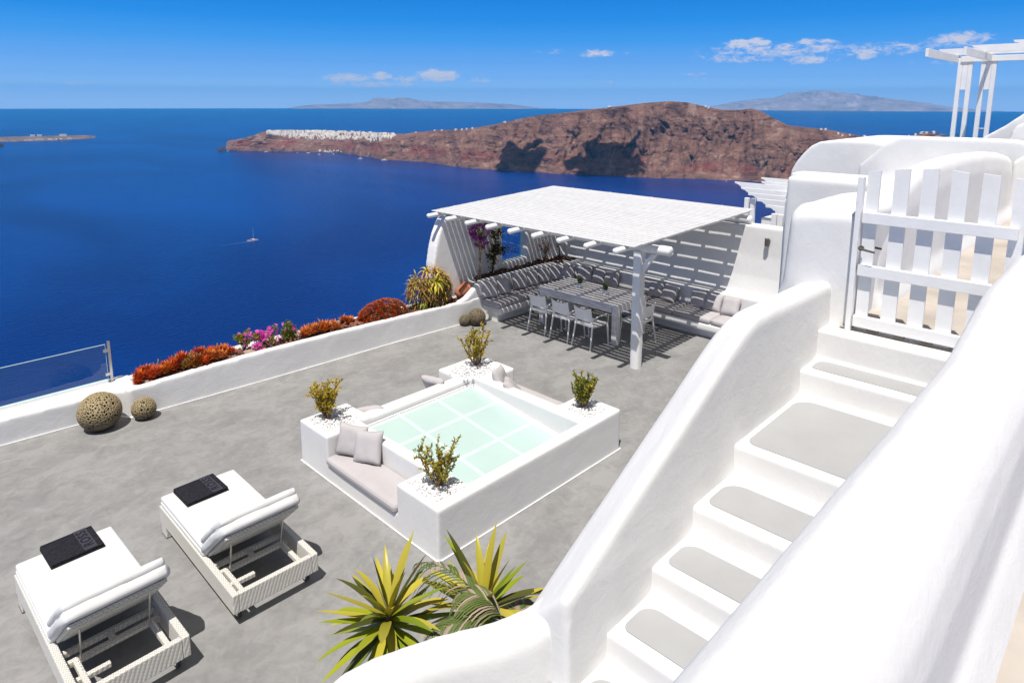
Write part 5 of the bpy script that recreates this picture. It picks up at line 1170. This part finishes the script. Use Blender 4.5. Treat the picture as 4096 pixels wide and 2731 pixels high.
obj('frond_stems', rb, M['palm'], t); obj('leaflets', lb, [M['palm'], M['palm_dry']], t)

#@@STAIRS
st = thing('staircase', 'white plaster staircase with grey cement treads climbing to the picket gate', 'stairs', (3.5, 1.2, 0))
SX, SY = 3.5, 1.2
LV = [(5.13, 5.9, 2.585), (4.815, 5.13, 2.362), (3.78, 4.815, 2.168), (3.275, 3.78, 1.98), (2.845, 3.275, 1.82), (2.44, 2.845, 1.67), (2.04, 2.44, 1.525), (1.62, 2.04, 1.38), (1.2, 1.62, 1.23), (.78, 1.2, 1.08), (.36, .78, .93), (-.06, .36, .78), (-.5, -.06, .63)]
bm = bmesh.new()
for x0, x1, z in LV: box(bm, x0 - SX, 5.9 - SX, .5 - SY, 1.80 - SY, 0, z)
plaster('steps', bm, st, voxel=.012, smooth=3, wob=.006)
def tread(x0, x1, z, y0=.55, y1=1.665):
    r = min(.13, (x1 - x0) * .38); poly = []
    for cx, cy, a0 in ((x1 - r, y1 - r, 0), (x0 + r * .5, y1 - r * .5, 90)):
        rr = r if a0 == 0 else r * .5
        for k in range(7): a = R(a0 + 15 * k); poly.append((cx + rr * math.cos(a), cy + rr * math.sin(a)))
    poly += [(x0, y0), (x1, y0)]
    bm = bmesh.new(); prism_z(bm, [(x - SX, y - SY) for x, y in poly], z - .01, z + .0065)
    obj('tread_inlay', fixn(bm), M['tread'], st)
for (a, b, z) in ((4.90, 5.10, 2.362), (3.855, 4.735, 2.168), (3.355, 3.66, 1.98), (2.925, 3.165, 1.82), (2.52, 2.75, 1.67), (2.12, 2.34, 1.525), (1.70, 1.94, 1.38)): tread(a, b, z, y1=1.665)

# wall between stairs and terrace, turning into the curved wall in the foreground
sw = thing('stair_wall', 'thick white rounded wall beside the stairs, curving into the low foreground wall', 'wall', (3, 2, 0))
bm = bmesh.new(); zi = [(1.95, 1.93), (3.23, 2.575), (3.80, 2.87), (4.02, 2.945), (4.3, 2.945), (5.42, 2.92)]; zo = [(1.95, 1.68), (3.53, 2.53), (3.94, 2.76), (4.12, 2.84), (4.3, 2.87), (5.75, 2.85)]
rings = []
for x in [2.14, 2.2, 2.5, 2.8, 3.2, 3.5, 3.7, 3.85, 3.95, 4.05, 4.15, 4.3, 4.6, 5.0, 5.45]:
    a, b = interp(x, zi), interp(x, zo)
    rings.append([(x - 3, 1.68 - 2, 0), (x - 3, 2.02 - 2, 0), (x - 3, 2.02 - 2, b - .06), (x - 3, 1.97 - 2, b), (x - 3, 1.80 - 2, a * .7 + b * .3 + .01), (x - 3, 1.74 - 2, a - .005), (x - 3, 1.715 - 2, a - .05), (x - 3, 1.70 - 2, 2.0 if a > 2.2 else 1.5)])
loft(bm, rings)
plaster('wall_body', bm, sw, voxel=.018, smooth=6, wob=.007); bm = bmesh.new()
def wall_path(path, hw):
    rings = []
    P_ = [Vector((p[0], p[1])) for p in path]
    for i, p in enumerate(path):
        d = (P_[min(i + 1, len(P_) - 1)] - P_[max(i - 1, 0)]).normalized(); n_ = Vector((-d.y, d.x)); z = p[2]
        rings.append([(P_[i].x + n_.x * a - 3, P_[i].y + n_.y * a - 2, zz) for a, zz in ((-hw, 0), (hw, 0), (hw, z - .07), (hw * .72, z), (-hw * .72, z), (-hw, z - .07))])
    loft(bm, rings)
#@@CURVE
wall_path([(2.45, 1.85, 1.98), (2.28, 1.86, 1.90), (2.13, 1.92, 1.83), (1.97, 2.04, 1.765), (1.75, 2.20, 1.73), (1.50, 2.33, 1.70), (1.36, 2.385, 1.67), (1.25, 2.42, 1.60), (1.16, 2.45, 1.48), (1.08, 2.48, 1.30), (.98, 2.52, 1.0), (.9, 2.56, .6)], .10)
plaster('curved_wall', bm, sw, voxel=.016, smooth=22, wob=.006)

# big parapet between the stairs and the upper path
pp = thing('path_parapet', 'massive rounded white parapet in the right foreground between the path and the stairs', 'wall', (2, .4, 0))
bm = bmesh.new(); rings = []
for i in range(60):
    x = -2.6 + 8.0 * i / 59; dz = .17 * min(1, max(0, (x - 3.25) / 1.0)) ** 1.3; dy = 0
    prof = [(.12, 0), (.14, 2.56), (.165, 2.62), (.205, 2.715), (.228, 2.745), (.232, 2.85), (.240, 2.98), (.262, 3.08 + dz), (.30, 3.15 + dz), (.36, 3.195 + dz), (.44, 3.21 + dz), (.52, 3.195 + dz), (.58, 3.14 + dz), (.61, 3.04 + dz), (.625, 2.8), (.63, 2.4), (.63, 0)]
    rings.append([(x - 2, y - .4, z) for y, z in prof])
loft(bm, rings)
plaster('wall_body', bm, pp, voxel=.02, smooth=6, wob=.010)

# upper path
bm = bmesh.new(); bm.faces.new([bm.verts.new(p) for p in ((-3, -4, 2.6), (5.3, -4, 2.6), (5.3, .3, 2.6), (-3, .3, 2.6))]); bm.faces.new([bm.verts.new(p) for p in ((5.3, -4, 2.6), (13.2, -4, 2.6), (13.2, 1.62, 2.6), (5.3, 1.62, 2.6))])
tag(obj('upper_path', bm, M['path']), kind='structure')
bm = bmesh.new(); box(bm, -3, 13.2, -4, .1, 0, 2.59); box(bm, 5.95, 13.2, .1, 2.0, 0, 2.59); tag(obj('path_base', bm, M['plaster']), kind='structure')

# gate pillar and the path-side wall behind it
gp = thing('gate_pillar', 'white rounded plaster pillar block left of the picket gate', 'pillar', (5.4, 1.8, 0))
bm = bmesh.new(); GPX, GPY = 5.4, 1.8
rings = []
for x, y0, y1, z0, z1 in ((5.36, 1.56, 2.06, 3.455, 3.42), (5.45, 1.56, 2.10, 3.49, 3.46), (5.7, 1.56, 2.16, 3.50, 3.47), (6.2, 1.58, 2.22, 3.47, 3.44), (7.0, 1.62, 2.28, 3.44, 3.42), (7.6, 1.7, 2.26, 3.40, 3.38)):
    rings.append([(x - GPX, y0 - GPY, 0), (x - GPX, y1 + .22 - GPY, 0), (x - GPX, y1 + .15 - GPY, 2.4), (x - GPX, y1 + .03 - GPY, 2.85), (x - GPX, y1 - GPY, z1 - .05), (x - GPX, y1 - .06 - GPY, z1), (x - GPX, y0 + .05 - GPY, z0), (x - GPX, y0 - GPY, z0 - .05)])
loft(bm, rings); plaster('pillar_body', bm, gp, voxel=.024, smooth=8, wob=.01)
ew = thing('path_side_wall', 'humped white plaster wall running along the path behind the gate', 'wall', (9, 1.65, 2.4))
bm = bmesh.new(); te = [(5.9, 3.2), (6.34, 3.40), (6.67, 3.56), (7.2, 3.65), (8.1, 3.71), (9.2, 3.72), (10.6, 3.68), (11.6, 3.62), (12.3, 3.55), (12.6, 3.5)]
rings = []
for i in range(34):
    x = 5.95 + (12.65 - 5.95) * i / 33; z = interp(x, te); tp_ = .16 * min(1, max(0, (x - 7) / 2))
    rings.append([(x - 9, y - 1.65, zz - 2.4) for y, zz in ((1.46, 2.45), (1.49, 2.62), (1.535, 2.72), (1.55, 2.76), (1.57, z - .25), (1.60, z - .08), (1.66, z), (1.78, z - .01), (1.88, z - .08), (1.94, z - .3), (1.98, 2.0), (1.98, 0), (1.46, 0))])
loft(bm, rings); plaster('wall_body', bm, ew, voxel=.028, smooth=8, wob=.014)

# picket gate
gt = thing('picket_gate', 'white picket gate with three rails and a dark lever handle above the stairs', 'gate', (5.33, 1.52, 2.55))
def gbx(bm, x0, x1, y0, y1, z0, z1): join(bm, rbox(x0 - 5.33, x1 - 5.33, y0 - 1.52, y1 - 1.52, z0 - 2.55, z1 - 2.55, .003, 1))
for k in range(6):
    y1 = 1.520 - .1755 * k; w = .098 if k else .085; zt_ = [3.805, 3.83, 3.845, 3.85, 3.843, 3.825][k]
    bm = bmesh.new(); add_hull(bm, [(x - 5.33, y - 1.52, .02) for x, y in ((5.336, y1 - w), (5.358, y1 - w), (5.358, y1), (5.336, y1))], [(x - 5.33, y - 1.52, z - 2.55) for x, y, z in ((5.336, y1 - w, zt_ + (.012 if k < 3 else -.012)), (5.358, y1 - w, zt_ + (.012 if k < 3 else -.012)), (5.358, y1, zt_), (5.336, y1, zt_))]); obj('picket', fixn(bm), M['wpaint'], gt)
for z0, z1 in ((3.425, 3.506), (3.025, 3.108), (2.628, 2.712)):
    bm = bmesh.new(); gbx(bm, 5.290, 5.334, .59, 1.522, z0, z1); obj('rail', bm, M['wpaint'], gt)
bm = bmesh.new(); tube(bm, [(-.05, -.012, .685), (-.028, -.012, .685)], .019, 20); tube(bm, [(-.075, -.012, .685), (-.045, -.012, .685)], .009, 10); tube(bm, [(-.073, -.006, .687), (-.076, -.06, .680), (-.076, -.115, .672)], [.010, .009, .008], 10)
tube(bm, [(.028, -.012, .685), (.075, -.012, .685)], .009, 10); tube(bm, [(.073, -.006, .687), (.076, -.06, .682), (.076, -.12, .676)], [.010, .009, .008], 10); obj('handle', fixn(bm), M['darkmetal'], gt)
gf = thing('gate_frame', 'white wooden gate post fixed to the pillar beside the picket gate', 'gate post', (5.3, 1.54, 2.55))
bm = rbox(-.02, .05, -.006, .03, 0, 1.215, .003, 1); obj('jamb', bm, M['wpaint'], gf)
bm = rbox(-.01, .06, -1.06, -1.0, 0, 1.2, .003, 1); obj('jamb', bm, M['wpaint'], gf)

#@@BUILDINGS
VAULT = [(5.28, 2.4), (5.19, 2.99), (5.11, 3.156), (4.99, 3.33), (4.85, 3.484), (4.71, 3.568), (4.57, 3.596), (4.33, 3.604), (3.73, 3.604), (3.3, 3.55), (3.0, 3.3), (2.9, 2.4)]
bb = thing('cave_house', 'white village house with a barrel vaulted roof behind the gate pillar', 'house', (9, 2.9, 0))
bm = bmesh.new(); box(bm, -.5, -.05, -.75, .47, 0, 3.385); box(bm, .12, .5, -1.0, .66, 0, 3.37); box(bm, -.2, 4.4, -1.0, .6, 0, 3.05)
loft(bm, [[(x - 9, y - 2.9, z) for y, z in VAULT] for x in (13.28, 16.5)])
plaster('walls_and_vault', bm, bb, voxel=.03, smooth=5, wob=.012)
dw = thing('upper_house', 'white flat-topped house wall rising behind the humped path wall', 'house', (13, 2, 0))
bm = bmesh.new(); prism_x(bm, [(3.9 - 2, 0), (3.85 - 2, 3.2), (3.60 - 2, 3.45), (3.50 - 2, 3.57), (3.2 - 2, 3.745), (1.66 - 2, 3.745), (1.4 - 2, 3.69), (-2.5 - 2, 3.65), (-2.5 - 2, 0)], -.1, .25)
plaster('front_wall', bm, dw, voxel=.03, smooth=6, wob=.012)
bm = bmesh.new(); prism_x(bm, [(2.25 - 2, 3.0), (2.17 - 2, 3.736), (1.87 - 2, 3.95), (1.60 - 2, 4.20), (1.0 - 2, 4.7), (-2.5 - 2, 4.9), (-2.5 - 2, 3.0)], .6, .85)
plaster('stair_parapet', bm, dw, voxel=.03, smooth=6, wob=.01)
bm = bmesh.new(); prism_x(bm, [(1.77 - 2, 3.0), (1.765 - 2, 3.72), (1.745 - 2, 3.85), (1.70 - 2, 3.945), (1.6 - 2, 4.01), (1.3 - 2, 4.05), (-2.5 - 2, 4.1), (-2.5 - 2, 3.0)], .3, .58)
plaster('rounded_block', bm, dw, voxel=.03, smooth=6, wob=.01)
fl = thing('path_end_block', 'white block at the end of the path at the right edge of the picture', 'wall', (12.6, 0, 2.4))
bm = bmesh.new(); prism_x(bm, [(1.60, -.4), (1.58, 1.03), (1.50, 1.10), (1.35, 1.17), (-2.6, 1.3), (-2.6, -.4)], -.05, .28); plaster('block_body', bm, fl, voxel=.03, smooth=6, wob=.01)

# small white pergola beyond the dining pergola
w1 = thing('small_pergola', 'small white pergola with scalloped rafters beyond the dining pergola on the right', 'pergola', (12, 5, 0))
def scallop(bm, x, y0, y1, z, w=.045, h=.11, ax='y', flip=1):
    """rafter with a curved stepped end at y1"""
    pts = [(y0, z), (y1, z)]
    for k in range(6): a = R(15 * k); pts.append((y1 - flip * (.02 + .13 * math.sin(a)), z - .035 - .055 * (1 - math.cos(a)) * 1.0 - .004 * k))
    pts += [(y1 - flip * .17, z - .09), (y1 - flip * .19, z - h), (y0, z - h)]
    if ax == 'y': add_hull(bm, [(x - w / 2, a, b) for a, b in pts], [(x + w / 2, a, b) for a, b in pts])
    else: add_hull(bm, [(a, x - w / 2, b) for a, b in pts], [(a, x + w / 2, b) for a, b in pts])
for x, yt in ((16.22, 7.75), (15.21, 7.09), (14.41, 6.52), (13.66, 5.99), (12.92, 5.47)):
    bm = bmesh.new(); scallop(bm, x - 12, 3.7 - 5, yt - 5, 2.30, .055, .165); obj('rafter', fixn(bm), M['wpaint'], w1)
for x, yt in ((17.69, 7.71), (16.79, 7.30)):
    bm = bmesh.new(); scallop(bm, x - 12, 5.6 - 5, yt - 5, 2.30, .055, .165); obj('rafter', fixn(bm), M['wpaint'], w1)
for a, b in (((17.6, 7.35), (12.7, 4.85)), ((17.6, 7.15), (12.7, 4.65))):
    bm = bmesh.new(); tube(bm, [(a[0] - 12, a[1] - 5, 2.12), (b[0] - 12, b[1] - 5, 2.12)], .05, 4); obj('beam', fixn(bm), M['wpaint'], w1)
for x, y in ((14.5, 6.61), (14.5, 6.47), (12.75, 5.24), (12.75, 5.12)):
    bm = rbox(x - 12 - .04, x - 12 + .04, y - 5 - .05, y - 5 + .05, -.6, 2.17, .004, 1); obj('post', bm, M['wpaint'], w1)
wb = thing('low_white_block', 'low white block under the small pergola, seen against the sea', 'wall', (15.8, 6.4, 0)); bm = bmesh.new(); box(bm, -.4, .8, -2.0, .25, -.6, 1.6); plaster('block_body', bm, wb, voxel=.03, smooth=4, wob=.005)
# upper right pergola on the roof terrace
w2 = thing('roof_pergola', 'tall white pergola with double posts standing against the sky at the upper right', 'pergola', (14.8, 2.6, 3.0))
#@@ROOFPERGOLA
for y in (2.83, 2.67, 2.47, 2.31):
    bm = rbox(-.03, .03, y - 2.6 - .036, y - 2.6 + .036, 0, 2.12, .004, 1); obj('post', bm, M['wpaint'], w2)
for y in (2.75, 2.39):
    bm = rbox(-.028, .028, y - 2.6 - .042, y - 2.6 + .042, 1.55, 2.12, .004, 1); obj('spacer', bm, M['wpaint'], w2)
for x, yt, z in ((0.0, 3.20, 2.30), (-.66, 2.56, 2.30), (-1.40, 1.88, 2.30)):
    bm = bmesh.new(); scallop(bm, x, -2.4, yt - 2.6, z, .05, .12); obj('rafter', fixn(bm), M['wpaint'], w2)
for y in (2.83, 2.31):
    bm = rbox(-2.2, .3, y - 2.6 + .04, y - 2.6 + .085, 2.05, 2.175, .004, 1); obj('beam', bm, M['wpaint'], w2)
bm = rbox(-.05, .02, -2.4, .22, 2.05, 2.15, .004, 1); obj('beam', bm, M['wpaint'], w2)
rg = tag(obj('roof_glass_rail', (lambda b: (box(b, 13.9, 16.5, 2.95, 2.96, 2.9, 3.72), fixn(b))[1])(bmesh.new()), M['glass']), 'low glass rail behind the posts of the upper right pergola', 'balustrade')
